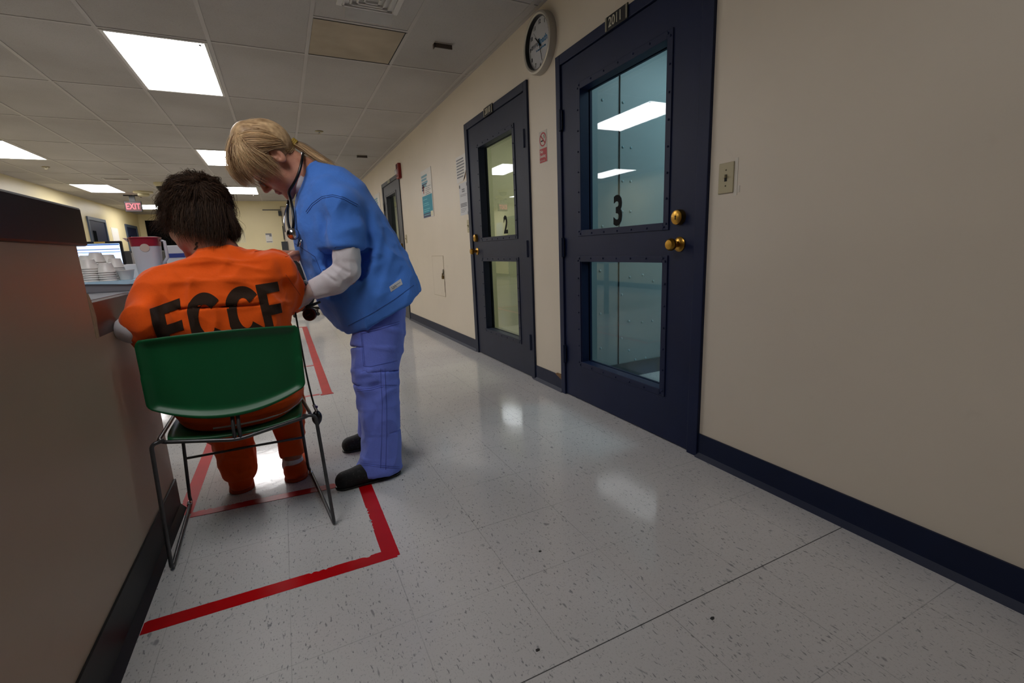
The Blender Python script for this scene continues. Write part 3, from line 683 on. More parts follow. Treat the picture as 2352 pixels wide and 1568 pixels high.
# ================================================================== counter items
# tray
t = thing('supply_tray', 'grey-fronted tray with pale blue liner on the white counter', 'tray', (-.75, 2.35, .876))
MB().box((-1.25, 2.2, .876), (-.37, 2.56, .9145)).build('tray_body', GREYFRONT, t, bevel=.004)
b = MB(); N = 16
vs, fs = [], []
for i in range(N+1):
    x = -1.26+.90*i/N
    for j, (yy, zz) in enumerate(((2.194, .906+.004*math.sin(i*1.3)), (2.193, .9165), (2.57, .9165), (2.57, .9146), (2.2, .9146))): vs.append((x, yy, zz))
for i in range(N):
    for j in range(5): fs.append((i*5+j, (i+1)*5+j, (i+1)*5+(j+1) % 5, i*5+(j+1) % 5))
b.add(vs, fs); b.build('liner', LBLUE, t)
# cups: one shape, copied
CUPH, TZ = .036, .9168
def cup_mesh():
    b = MB(); b.lathe([(.017, 0), (.0185, .001), (.0262, CUPH-.003), (.0275, CUPH-.002), (.0275, CUPH), (.0255, CUPH), (.018, .0025), (.001, .0025)], 24)
    o = b.build('plastic_cup', CUPM, None, smooth='auto'); return o
cup0 = cup_mesh(); first = True
inv = Matrix.Rotation(math.pi, 4, 'X')
stacks = [((212, 645), 2.26, 7, 'front left stack beside the half wall'), ((207, 640), 2.40, 9, 'back left stack against the screen'), ((231, 643), 2.33, 10, 'tallest cup stack, second from the half wall'),
          ((250, 645), 2.25, 5, 'front middle stack, right of the tallest'), ((258, 640), 2.36, 9, 'back right stack behind the middle stack'), ((272, 642), 2.32, 7, 'last stack, left of the single cup')]
for (u, v), y, n, lab in stacks:
    p = at(u, v, y)
    for k in range(n):
        if first: o = cup0; first = False
        else: o = cup0.copy(); COL.objects.link(o)
        z = TZ+CUPH+k*.0078
        o.matrix_world = T(float(p[0])+random.uniform(-.0006, .0006), y, z) @ inv
        tag(o, 'upturned white plastic cup in the '+lab, 'cup', 'cups in the '+lab)
o = cup0.copy(); COL.objects.link(o); p = at(291, 640, 2.26); o.matrix_world = T(float(p[0]), 2.26, TZ) @ Matrix.Scale(1.05, 4)
tag(o, 'single upright white plastic cup right of the cup stacks', 'cup')
# white box and pitcher
p0, p1 = at(284, 640, 2.43), at(322, 606, 2.43)
t = thing('tissue_box', 'plain white box behind the single cup', 'box', (float(p0[0]+.03), 2.48, TZ))
MB().box((p0[0], 2.43, TZ), (p1[0]+.02, 2.54, p1[2])).build('carton', mat('white_card', 'd2d2d6', .6), t, bevel=.003)
MB().box((p0[0]+.012, 2.45, p1[2]), (p1[0]+.008, 2.52, p1[2]+.0015)).build('top_panel', mat('pale_card', 'bfc0c6', .6), t)
cb, ct = at(350, 640, 2.36), at(350, 545, 2.36); px, py = float(cb[0]), 2.36; zt = float(ct[2]); hh = zt-TZ
t = thing('water_pitcher', 'frosted plastic pitcher with translucent red lid beside the seated person', 'pitcher', (px, py, TZ))
rb, rt = .038, .05
SQ = [(math.copysign(abs(math.cos(a))**.62, math.cos(a)), math.copysign(abs(math.sin(a))**.62, math.sin(a))) for a in np.linspace(0, 2*math.pi, 33)[:-1]]
def ring_solid(b, rings):
    n = len(SQ); vs = [(px+r*c, py+r*s, z) for r, z in rings for c, s in SQ]
    b.add(vs, [(i*n+k, i*n+(k+1) % n, (i+1)*n+(k+1) % n, (i+1)*n+k) for i in range(len(rings)-1) for k in range(n)]+[tuple(range(n-1, -1, -1)), tuple((len(rings)-1)*n+k for k in range(n))])
    return b
ring_solid(MB(), [(rb-.003, TZ), (rb, TZ+.003), (rb+(rt-rb)*.78, TZ+hh*.78)]).build('pitcher_body', PBODY, t, smooth='auto')
ring_solid(MB(), [(rb+(rt-rb)*.77, TZ+hh*.785), (rt, TZ+hh*.97), (rt+.002, TZ+hh*.975), (rt+.002, TZ+hh), (rt-.008, TZ+hh+.002)]).build('lid', REDLID, t, smooth='auto')
b = MB(); b.add([(px-rt-.002, py-.02, TZ+hh*.985), (px-rt-.002, py+.02, TZ+hh*.985), (px-rt-.022, py, TZ+hh*1.0), (px-rt-.004, py-.012, TZ+hh*.9), (px-rt-.004, py+.012, TZ+hh*.9)], [(0,1,2),(0,2,3),(1,4,2),(3,2,4),(0,3,4,1)]); b.build('spout', mat('pale_pink_plastic', 'c9a9b0', .35), t)
b = MB(); b.lathe([(.016, 0), (.015, .0012)], 20, T(px+.004, py-rt*.94, TZ+hh*.74) @ Matrix.Rotation(math.pi/2+.08, 4, 'X')); b.build('moulded_mark', mat('cream_mark', 'c3b3a8', .5), t)
b = MB(); b.tube([(px+rt-.002, py, TZ+hh*.92), (px+rt+.012, py, TZ+hh*.9), (px+rt+.014, py, TZ+hh*.5), (px+rb+.004, py, TZ+hh*.3)], .006, 10); b.build('handle', PBODY, t, smooth=True)
# white and blue packet behind
p0, p1 = at(386, 622, 2.62), at(440, 562, 2.62)
t = thing('supply_packet', 'white packet with blue label behind the pitcher', 'packet', (float(p0[0]), 2.66, .876))
MB().box((p0[0], 2.62, .876), (p1[0], 2.72, p1[2])).build('packet_body', mat('white_card', 'd2d2d6', .6), t, bevel=.004)
q0, q1 = at(387, 592, 2.62), at(425, 581, 2.62); MB().box((q0[0], 2.6185, q0[2]), (q1[0], 2.62, q1[2])).build('blue_label', mat('blue_label', '2c3f8c', .5), t)
# dark box on the desk
p0, p1 = at(281, 612, 5.65), at(330, 575, 5.65)
t = thing('printer', 'dark grey desktop printer between the screen and pitcher', 'printer', (float(p0[0]+.1), 5.8, .75))
MB().box((p0[0], 5.65, .75), (p1[0]+.1, 6.0, p1[2])).build('case', DARKGREY, t, bevel=.006)
q0, q1 = at(306, 606, 5.65), at(318, 580, 5.65); MB().box((q0[0], 5.645, q0[2]), (q1[0], 5.65, q1[2])).build('paper_slot', mat('grey_speckle', '8c8784', .7), t)
# pen
a, c = at(286, 548, 2.44), at(314, 560.5, 2.395)
tag(MB().tube([a, a+(c-a)*.5, c+(c-a)*.3], [.003, .0035, .0035], 10).build('pen', BLACKPL, smooth=True), 'black pen leaning on the red-lidded pitcher', 'pen')
# monitor
my = 5.6
tr, br = at(278, 553, my), at(287, 621, my)
xr, z1, z0 = float(tr[0]), float(tr[2]), float(br[2])-.004; xl = xr-.62
t = thing('computer_monitor', 'black computer monitor showing a pale blue page behind the cups', 'monitor', (xr-.31, my+.05, .75))
MB().box((xl, my, z0), (xr, my+.035, z1)).build('bezel', BLACKPL, t, bevel=.004)
MB().box((xl+.018, my-.002, z0+.02), (xr-.018, my, z1-.022)).build('screen', emit('screen_blue', 'b4cbf5', .95), t)
b = MB()
for f, h in ((.93, .012), (.76, .007), (.06, .008), (.66, .005)): b.box((xl+.02, my-.0035, z0+.02+(z1-z0-.04)*f), (xr-.02, my-.0021, z0+.02+(z1-z0-.04)*f+h))
b.build('screen_bars', emit('screen_dark', '27457c', .6), t)
b = MB()
for k in range(7): b.box((xr-.3-.03*(k % 3), my-.0035, z0+.05+k*.02), (xr-.06, my-.0021, z0+.054+k*.02))
b.build('screen_rows', emit('screen_mid', '8fa9dd', .8), t)
MB().box((xr-.2, my-.003, z1-.016), (xr-.12, my+.0, z1-.004)).build('asset_sticker', mat('yellow_sticker', 'a88f4a', .6), t)
b = MB(); b.box((xr-.35, my+.035, .77), (xr-.27, my+.06, z0+.1)); b.box((xr-.42, my-.05, .75), (xr-.2, my+.12, .77)); b.build('stand', BLACKPL, t)
t = thing('paper_pad', 'stack of papers with blue print left of the cup stacks', 'papers', (-.95, 2.65, .876))
p0, p1 = at(180, 642, 2.62), at(192, 622, 2.62)
MB().box((p0[0]-.15, 2.62, .876), (p1[0]+.005, 2.75, p1[2])).build('paper_stack', mat('cool_paper', 'bfbfc2', .7), t)
b = MB(); z = float(p1[2])
for k in range(4): b.box((p0[0]-.15, 2.6185, z-.012-k*.012), (p1[0]+.003, 2.62, z-.008-k*.012))
b.build('page_edges', mat('dark_blue_edge', '3b3f7a', .6), t)

# ================================================================== the green stacking chair
t = CH = thing('stacking_chair', 'green plastic stacking chair with dark metal sled legs under the seated person', 'chair', (-.2, 1.93, 0))
def chair_back():
    NX, NZ = 44, 28; b = MB(); vs = []
    xc, hw = -.203, .2275
    for side in (0, 1):
        for j in range(NZ+1):
            for i in range(NX+1):
                s = -1+2*i/NX; q = j/NZ
                top = .757-.010*s*s; bot = .475+.052*s*s
                # rounded corners: shrink the width towards top and bottom
                zz = bot+(top-bot)*q
                e = min(q, 1-q); rc = .10
                wsh = 1.0-(.05*(1-min(1, e/rc))**2.2)
                half = hw*wsh*(1.0+.012*(q-.5))
                x = xc+half*s
                edge = min((1-abs(s))*hw, e*(top-bot))
                lip = max(0, 1-edge/.028); lip = lip*lip*(3-2*lip)
                yb = 1.720+.030*s*s+.012*(1-q)-.0
                yb += .018*(q-.5)
                y = yb-.016*lip*(1.25 if q < .5 else .9)+(.005 if side else 0)
                vs.append((x, y, zz))
    n = (NX+1)*(NZ+1); fs = []
    for j in range(NZ):
        for i in range(NX):
            a = j*(NX+1)+i; fs.append((a, a+1, a+NX+2, a+NX+1)); fs.append((n+a, n+a+NX+1, n+a+NX+2, n+a+1))
    for i in range(NX):
        a = i; fs.append((a, n+a, n+a+1, a+1)); a = NZ*(NX+1)+i; fs.append((a, a+1, n+a+1, n+a))
    for j in range(NZ):
        a = j*(NX+1); fs.append((a, a+NX+1, n+a+NX+1, n+a)); a = j*(NX+1)+NX; fs.append((a, n+a, n+a+NX+1, a+NX+1))
    b.add(vs, fs); return b.build('backrest', GREEN, t, smooth=True)
chair_back()
b = MB(); vs = []; NX, NY = 20, 16
for side in (0, 1):
    for j in range(NY+1):
        for i in range(NX+1):
            s = -1+2*i/NX; q = j/NY; x = -.2+.205*s*(1-.06*(abs(2*q-1))**4); y = 1.735+.42*q
            z = .428-.030*(1-s*s)*(1-(2*q-1)**2*.25)-(.03*max(0, q-.85)/.15)-(.008 if side else 0); vs.append((x, y, z))
n = (NX+1)*(NY+1); fs = []
for j in range(NY):
    for i in range(NX): a = j*(NX+1)+i; fs += [(a, a+1, a+NX+2, a+NX+1), (n+a, n+a+NX+1, n+a+NX+2, n+a+1)]
for i in range(NX): a = i; fs.append((a, n+a, n+a+1, a+1)); a = NY*(NX+1)+i; fs.append((a, a+1, n+a+1, n+a))
for j in range(NY): a = j*(NX+1); fs.append((a, a+NX+1, n+a+NX+1, n+a)); a += NX; fs.append((a, n+a, n+a+NX+1, a+NX+1))
b.add(vs, fs); b.build('seat', GREEN, t, smooth=True)
def smooth_path(pts, it=2):
    pts = [np.array(p, float) for p in pts]
    for _ in range(it):
        q = [pts[0]]
        for a, c in zip(pts[:-1], pts[1:]): q += [a*.75+c*.25, a*.25+c*.75]
        pts = q+[pts[-1]]
    return pts
RR = .0062
def bend(pts, r=.03, n=5):
    """polyline with rounded corners"""
    pts = [np.array(p, float) for p in pts]; out = [pts[0]]
    for a, c, e in zip(pts[:-2], pts[1:-1], pts[2:]):
        d1 = (a-c)/np.linalg.norm(a-c); d2 = (e-c)/np.linalg.norm(e-c); rr = min(r, np.linalg.norm(a-c)*.45, np.linalg.norm(e-c)*.45)
        p0, p2 = c+d1*rr, c+d2*rr
        for k in range(n+1): s = k/n; out.append((1-s)**2*p0+2*s*(1-s)*c+s*s*p2)
    return out+[pts[-1]]
zf = RR+.0005
MB().tube(bend([(-.40, 1.728, .427), (-.432, 1.715, .424), (-.437, 1.690, zf), (-.455, 2.175, zf), (-.455, 2.165, .03), (-.425, 2.12, .428)], .022), RR, 12).build('leg', STEELD, t, smooth=True)
MB().tube(bend([(.0, 1.735, .427), (.042, 1.728, .424), (.058, 1.697, zf), (.004, 2.215, zf), (-.004, 2.2, .03), (-.012, 2.12, .428)], .022), RR, 12).build('leg', STEELD, t, smooth=True)
MB().tube([(-.45, 2.158, .2), (-.2, 2.165, .196), (-.006, 2.165, .192)], .0052, 10).build('stretcher', STEELD, t, smooth=True)
fr = MB().tube(bend([(-.425, 2.12, .424), (-.418, 1.728, .424), (-.2, 1.70, .395), (.028, 1.735, .424), (-.008, 2.12, .424)], .03), RR, 12).build('seat_rail', STEELD, t, smooth=True)
b = MB()
for dx in (-.008, .008): b.tube([(-.2+dx, 1.703, .397), (-.2+dx, 1.706, .44), (-.2+dx, 1.733, .49)], .0058, 10)
b.build('back_support', STEELD, t, smooth=True)
b = MB()
for x, y in ((-.4565, 2.17), (.0035, 2.212)): b.tube([(x, y, zf), (x, y-.012, zf+.004), (x, y-.03, zf)], .0085, 10)
b.build('glide', CHROME, t, smooth=True)

# ================================================================== black office chair far down the corridor
ox, oy = .27, 8.7
t = thing('office_chair', 'black wheeled office chair far behind the two people', 'chair', (ox, oy, 0))
b = MB()
for k in range(5): a = k*1.2566+.3; b.tube([(ox, oy, .12), (ox+.3*math.cos(a), oy+.3*math.sin(a), .085)], [.03, .022], 8)
b.build('star_base', BLACKPL, t, smooth='auto')
for k in range(5):
    a = k*1.2566+.3; x, y = ox+.3*math.cos(a), oy+.3*math.sin(a)
    MB().lathe([(.001, -.02), (.03, -.02), (.03, .02), (.001, .02)], 16, T(x, y, .0305) @ Matrix.Rotation(math.pi/2, 4, 'X')).box((x-.012, y-.012, .045), (x+.012, y+.012, .09)).build('caster', BLACKPL, t)
MB().tube([(ox, oy, .1), (ox, oy, .44)], .025, 12).build('gas_column', BLACKPL, t, smooth='auto')
MB().box((ox-.25, oy-.24, .44), (ox+.25, oy+.24, .52)).build('seat', BLACKPL, t, bevel=.03)
MB().box((ox-.22, oy+.2, .58), (ox+.22, oy+.28, 1.1)).build('backrest', BLACKPL, t, bevel=.03)
# ================================================================== soft bodies: distance fields turned into meshes
def _n(v): v = np.array(v, float); return v/np.linalg.norm(v)
def smin(a, b, k):
    if k <= 0: return np.minimum(a, b)
    h = np.clip(.5+.5*(b-a)/k, 0, 1); return b*(1-h)+a*h-k*h*(1-h)
def smax(a, b, k): return -smin(-a, -b, k)
def cone(P, a, b, ra, rb):
    a = np.array(a, np.float32); b = np.array(b, np.float32); ab = b-a
    t = np.clip(((P-a)@ab)/(ab@ab+1e-12), 0, 1); q = P-a-t[:, None]*ab
    return np.sqrt((q*q).sum(1))-(ra+(rb-ra)*t)
def chain(P, pts, rs, k=.0):
    d = None
    for i in range(len(pts)-1):
        e = cone(P, pts[i], pts[i+1], rs[i], rs[i+1]); d = e if d is None else smin(d, e, k)
    return d
def ell(P, c, r, M=None):
    q = P-np.array(c, np.float32)
    if M is not None: q = q@M
    r = np.array(r, np.float32); k = np.sqrt(((q/r)**2).sum(1)); g = np.sqrt(((q/(r*r))**2).sum(1))+1e-9
    return k*(k-1)/g
def loft(P, C, U, V, ru, rv, e=2.3, k=.012):
    d = None
    for i in range(len(C)-1):
        a, b = np.array(C[i], np.float32), np.array(C[i+1], np.float32); ab = b-a; L = np.sqrt(ab@ab); h = ab/L
        s = ((P-a)@h)/L; t = np.clip(s, 0, 1); q = P-a-t[:, None]*ab
        u = np.abs(q@U[i].astype(np.float32))*(1-t)+np.abs(q@U[i+1].astype(np.float32))*t; v = np.abs(q@V[i].astype(np.float32))*(1-t)+np.abs(q@V[i+1].astype(np.float32))*t
        r1 = ru[i]+(ru[i+1]-ru[i])*t; r2 = rv[i]+(rv[i+1]-rv[i])*t
        kk = ((u/r1)**e+(v/r2)**e)**(1/e); dd = (kk-1)*np.minimum(r1, r2)
        wv = np.abs(s-t)*L
        dd = np.where(wv > 0, np.sqrt(np.maximum(dd, 0)**2+wv**2), dd)
        d = dd if d is None else smin(d, dd, k)
    return d
def fan_loft(P, F, B, rv, yc=None, e=2.35, M=96):
    """body of elliptical discs spanned between a front line F and a back line B"""
    F, B, rv = np.array(F), np.array(B), np.array(rv, float); s = np.arange(len(F)); x = np.linspace(0, len(F)-1, M)
    sm = lambda A: np.stack([np.interp(x, s, A[:, i]) for i in range(A.shape[1])], 1)
    F, B, R = sm(F), sm(B), np.interp(x, s, rv)
    for _ in range(3):
        for A in (F, B): A[1:-1] = (A[:-2]+2*A[1:-1]+A[2:])/4
        R[1:-1] = (R[:-2]+2*R[1:-1]+R[2:])/4
    best = np.full(len(P), 9., np.float32); d = np.full(len(P), 9., np.float32); end = np.zeros(len(P), bool)
    for i in range(M):
        c = (F[i]+B[i])/2; u = B[i]-F[i]; u[1] = 0; L = np.linalg.norm(u); u = u/L; r = L/2; n = np.array([-u[2], 0, u[0]])
        q = P-c.astype(np.float32); w = np.abs(q@n.astype(np.float32)); m = w < best
        k = ((np.abs(q@u.astype(np.float32))/r)**e+(np.abs(q[:, 1])/R[i])**e)**(1/e); dd = (k-1)*min(r, R[i])
        d = np.where(m, dd, d); best = np.where(m, w, best); end = np.where(m, i in (0, M-1), end)
    return np.where(end & (best > .01), np.sqrt(np.maximum(d, 0)**2+best**2), d)
def vnoise(P):
    P = np.asarray(P, np.float64); i = np.floor(P).astype(np.int64); f = P-i; f = f*f*(3-2*f); r = 0
    for dx in (0, 1):
        for dy in (0, 1):
            for dz in (0, 1):
                h = ((i[:, 0]+dx)*73856093) ^ ((i[:, 1]+dy)*19349663) ^ ((i[:, 2]+dz)*83492791)
                h = (h ^ (h >> 13))*1274126177; h = ((h ^ (h >> 16)) & 0xFFFF)/65535.0
                r = r+h*(f[:, 0] if dx else 1-f[:, 0])*(f[:, 1] if dy else 1-f[:, 1])*(f[:, 2] if dz else 1-f[:, 2])
    return r*2-1
def folds(P, along, freq, stretch=4., warp=.4, seed=0):
    """ridged folds running along a direction"""
    a = _n(along); b = np.cross(a, [0.3, .9, .2]); b = _n(b); c = np.cross(a, b)
    Q = np.stack([P@a*freq/stretch, P@b*freq, P@c*freq], 1)+seed*17.3
    Q = Q+warp*np.stack([vnoise(P*9+seed), vnoise(P*9+5+seed), vnoise(P*9+11+seed)], 1)
    n = vnoise(Q); return 1-2*np.abs(n)
def mesh_sdf(f, lo, hi, h):
    lo = np.array(lo, float); hi = np.array(hi, float); B = 8
    nb = np.ceil((hi-lo)/(h*B)).astype(int); N = nb*B+1
    ax = [lo[i]+(np.arange(nb[i])+.5)*B*h for i in range(3)]
    G = np.stack(np.meshgrid(*ax, indexing='ij'), -1).reshape(-1, 3).astype(np.float32)
    dc = f(G); act = np.abs(dc) < B*h*1.9
    D = np.repeat(np.repeat(np.repeat(np.sign(dc).reshape(nb).astype(np.float32), B, 0), B, 1), B, 2)
    D = np.pad(D, ((0, 1),)*3, mode='edge')
    ids = np.argwhere(act.reshape(nb)); o = np.stack(np.meshgrid(*[np.arange(B+1)]*3, indexing='ij'), -1).reshape(-1, 3)
    for s in range(0, len(ids), 1500):
        I = (ids[s:s+1500, None, :]*B+o[None]).reshape(-1, 3)
        D[I[:, 0], I[:, 1], I[:, 2]] = f((lo+I*h).astype(np.float32))
    S = D < 0; cell, pos, quads = [], [], []
    n1, n2 = N[1]-1, N[2]-1
    cid = lambda I: (I[:, 0]*n1+I[:, 1])*n2+I[:, 2]
    for a in range(3):
        b, c = (a+1) % 3, (a+2) % 3
        sl0 = [slice(None)]*3; sl1 = [slice(None)]*3; sl0[a] = slice(0, -1); sl1[a] = slice(1, None)
        I = np.argwhere(S[tuple(sl0)] != S[tuple(sl1)])
        I = I[(I[:, b] > 0) & (I[:, c] > 0) & (I[:, b] < N[b]-1) & (I[:, c] < N[c]-1)]
        J = I.copy(); J[:, a] += 1; d0 = D[I[:, 0], I[:, 1], I[:, 2]]; d1 = D[J[:, 0], J[:, 1], J[:, 2]]
        p = I.astype(float); p[:, a] += d0/(d0-d1); cs = []
        for db, dc_ in ((1, 1), (0, 1), (0, 0), (1, 0)):
            K = I.copy(); K[:, b] -= db; K[:, c] -= dc_; k = cid(K); cs.append(k); cell.append(k); pos.append(p)
        q = np.stack(cs, 1); ins = S[I[:, 0], I[:, 1], I[:, 2]]; q[~ins] = q[~ins][:, ::-1]; quads.append(q)
    cell = np.concatenate(cell); pos = np.concatenate(pos); quads = np.concatenate(quads)
    u, inv = np.unique(cell, return_inverse=True); cnt = np.bincount(inv)
    V = np.stack([np.bincount(inv, pos[:, i])/cnt for i in range(3)], 1)*h+lo
    return V, np.searchsorted(u, quads)
def vnormals(V, F):
    n = np.cross(V[F[:, 2]]-V[F[:, 0]], V[F[:, 3]]-V[F[:, 1]]); N = np.zeros_like(V)
    for i in range(4): np.add.at(N, F[:, i], n)
    return N/(np.linalg.norm(N, axis=1)[:, None]+1e-12)
def smoothV(V, F, it, w=.5):
    E = np.concatenate([F[:, [i, (i+1) % 4]] for i in range(4)]); cnt = np.bincount(E[:, 0], minlength=len(V))[:, None]
    for _ in range(it):
        A = np.stack([np.bincount(E[:, 0], V[E[:, 1], i], len(V)) for i in range(3)], 1)/np.maximum(cnt, 1); V = V+w*(A-V)
    return V
def soft(name, f, lo, hi, h, mats, parent, disp=None, it=2, facemat=None, color=None):
    V, F = mesh_sdf(f, lo, hi, h); V = smoothV(V, F, it)
    if disp is not None: V = V+vnormals(V, F)*disp(V)[:, None]
    me = bpy.data.meshes.new(name); me.from_pydata(V.tolist(), [], F.tolist())
    for m in (mats if isinstance(mats, (list, tuple)) else [mats]): me.materials.append(m)
    if facemat is not None: me.polygons.foreach_set('material_index', facemat(V[F].mean(1)).astype(np.int32))
    me.update()
    return link(name, me, parent, smooth=True)
def bvh(o):
    me = o.data; return BVHTree.FromPolygons([v.co[:] for v in me.vertices], [p.vertices[:] for p in me.polygons])
CO = Vector((0, 0, CAM_Z))
def on_surface(tree, u, v, off=.0012):
    d = Vector(at(u, v, 1.0))-CO; d.normalize(); hit, nrm, _, _ = tree.ray_cast(CO, d)
    if hit is None: return None
    if nrm.dot(d) > 0: nrm = -nrm
    return np.array(hit+nrm*off)
def seam(tree, pts, m, parent, name='seam', r=.0011, step=5, off=.0004, dash=False):
    """stitching that lies on a garment along a pictured line"""
    b = MB(); P = []
    for (u0, v0), (u1, v1) in zip(pts[:-1], pts[1:]):
        k = max(1, int(math.hypot(u1-u0, v1-v0)/step))
        P += [(u0+(u1-u0)*i/k, v0+(v1-v0)*i/k) for i in range(k)]
    P.append(pts[-1]); run = []
    for u, v in P+[None]*0:
        q = on_surface(tree, u, v, off)
        if q is not None and (not run or np.linalg.norm(q-run[-1]) < .04): run.append(q)
        else:
            if len(run) > 1: b.tube(run, r, 5)
            run = [q] if q is not None else []
    if len(run) > 1: b.tube(run, r, 5)
    if b.v: return b.build(name, m, parent, smooth=True)

def head_sdf(q):
    ax = np.abs(q[:, 0]); s = np.stack([ax, q[:, 1], q[:, 2]], 1)
    d = ell(q, (0, -.012, .045), (.076, .098, .088)); d = smin(d, ell(q, (0, .034, -.02), (.061, .060, .088)), .03)
    d = smin(d, ell(q, (0, .026, -.072), (.054, .058, .045)), .03)
    d = smin(d, ell(s, (.038, .060, -.028), (.026, .024, .026)), .02)
    d = smin(d, ell(s, (.022, .086, .030), (.030, .013, .010)), .014)
    d = smax(d, -(np.sqrt(((s-np.array([.032, .104, .006], np.float32))**2).sum(1))-.017), .014)
    d = smin(d, np.sqrt(((s-np.array([.031, .076, .006], np.float32))**2).sum(1))-.0135, .004)
    d = smin(d, cone(q, (0, .090, .016), (0, .111, -.030), .007, .0115), .010)
    d = smin(d, ell(s, (.011, .100, -.036), (.008, .011, .007)), .006)
    d = smin(d, ell(q, (0, .090, -.0605), (.023, .0115, .0058)), .006); d = smin(d, ell(q, (0, .088, -.0715), (.021, .0115, .0065)), .005)
    d = smax(d, -cone(s, (0, .103, -.066), (.022, .090, -.067), .0022, .0014), .003)
    d = smin(d, ell(q, (0, .078, -.104), (.022, .018, .017)), .016)
    ear = ell(s, (.080, -.014, -.004), (.009, .020, .033)); ear = smax(ear, -ell(s, (.091, -.010, -.001), (.010, .012, .020)), .004)
    ear = smin(ear, ell(s, (.084, -.004, -.006), (.004, .005, .008)), .003)
    return smin(d, ear, .006)
def skin_mat(name, c, red):
    t = NT(name); p = t.pos(); col = lin(c); rc = lin(red)
    k = t.mix(t.math('MULTIPLY', t.ramp(t.noise(p, 22, 3), .4, .7), .6), col, rc)
    k = t.mix(t.math('MULTIPLY', t.ramp(t.noise(p, 300, 2), .55, .75), .25), k, tuple(x*.55 for x in rc))
    t.l(k, t.b.inputs['Base Color']); t.b.inputs['Roughness'].default_value = .52
    t.b.inputs['Subsurface Weight'].default_value = .08; t.b.inputs['Subsurface Radius'].default_value = (.01, .004, .002); t.b.inputs['Subsurface Scale'].default_value = .5
    t.bump(t.noise(p, 260, 3), .25, .0012); return t.m
def cloth_mat(name, c, vary=.1, weave=900, rough=.85, bump=.35, sheen=.15):
    t = NT(name); p = t.pos(); col = lin(c)
    k = t.mix(t.ramp(t.noise(p, 7, 4), .3, .7), tuple(x*(1-vary) for x in col), tuple(min(1, x*(1+vary*.5)) for x in col))
    k = t.mix(t.math('MULTIPLY', t.ramp(t.noise(p, weave*.4, 2), .45, .75), .3), k, tuple(x*.8 for x in col))
    t.l(k, t.b.inputs['Base Color']); t.b.inputs['Roughness'].default_value = rough; t.b.inputs['Specular IOR Level'].default_value = .2
    t.b.inputs['Sheen Weight'].default_value = sheen
    h = t.math('ADD', t.math('MULTIPLY', t.noise(p, 38, 4, .6), 1.0), t.math('MULTIPLY', t.noise(p, weave, 1), .12))
    t.bump(h, bump, .006); return t.m
def hair_mat(name, c0, c1, rough=.5, spec=.3):
    t = NT(name); a = t.n('ShaderNodeAttribute'); a.attribute_name = 'strand'; a.attribute_type = 'GEOMETRY'
    t.l(t.mix(a.outputs['Fac'], lin(c0), lin(c1)), t.b.inputs['Base Color']); t.b.inputs['Roughness'].default_value = rough
    t.b.inputs['Specular IOR Level'].default_value = spec; return t.m
def strands(name, groups, m, parent, cap=None, capval=.3, seed=1):
    """groups: (guides[list of polylines], count, spread, radius, wave). One mesh of tapered hairs over a cap."""
    r = np.random.default_rng(seed); VV, FF, CC = [], [], []; off = 0
    if cap is not None:
        V, F = cap; VV.append(V); FF.append(F); n = vnoise(V*120)*.18+vnoise(V*np.array([40, 160, 40]))*.2; CC.append(np.clip(capval+n, 0, 1)); off = len(V)
    K = 14
    for guides, count, spread, rad, wave in groups:
        G = []
        for g in guides:
            g = np.array(smooth_path(g, 2)); L = np.r_[0, np.cumsum(np.linalg.norm(np.diff(g, axis=0), axis=1))]; s = np.linspace(0, L[-1], K)
            G.append(np.stack([np.interp(s, L, g[:, i]) for i in range(3)], 1))
        G = np.array(G)
        for _ in range(count):
            i = r.integers(0, max(1, len(G)-1)); w_ = r.random(); g = G[i]*(1-w_)+G[min(i+1, len(G)-1)]*w_
            s = np.linspace(0, 1, K)[:, None]; o1, o2 = r.normal(size=3)*spread, r.normal(size=3)*spread
            end = .72+.34*r.random(); idx = np.linspace(0, (K-1)*min(end, 1), K); g = np.stack([np.interp(idx, np.arange(K), g[:, q]) for q in range(3)], 1)
            g = g+o1*(1-s)*.8+o2*(.25+.75*s)+wave*np.sin(s*(5+4*r.random())+r.random()*6)*r.normal(size=3)*s
            d = np.gradient(g, axis=0); d /= np.linalg.norm(d, axis=1)[:, None]+1e-9
            a = np.cross(d, r.normal(size=3)); a /= np.linalg.norm(a, axis=1)[:, None]+1e-9; b_ = np.cross(d, a)
            rr = rad*(.6+.8*r.random())*np.interp(np.linspace(0, 1, K), [0, .15, .7, 1], [.6, 1, .8, .12])[:, None]
            V = np.stack([g+rr*(math.cos(t)*a+math.sin(t)*b_) for t in (0, 2.094, 4.189)], 1).reshape(-1, 3)
            k = np.arange(K-1)[:, None]*3; F = np.concatenate([k+np.array([[q, (q+1) % 3, 3+(q+1) % 3, 3+q]]) for q in range(3)])
            VV.append(V); FF.append(F+off); off += len(V); CC.append(np.full(len(V), np.clip(.5+.42*vnoise(np.array([[(i+w_)*7.3+seed, 3.1*len(G), seed*.7]]))[0]+r.normal(0, .17), 0, 1)))
    V = np.concatenate(VV); F = np.concatenate(FF); C = np.concatenate(CC)
    me = bpy.data.meshes.new(name); me.from_pydata(V.tolist(), [], F.tolist()); me.materials.append(m)
    at_ = me.attributes.new('strand', 'FLOAT', 'POINT'); at_.data.foreach_set('value', C.astype(np.float32))
    me.update(); return link(name, me, parent, smooth=True)
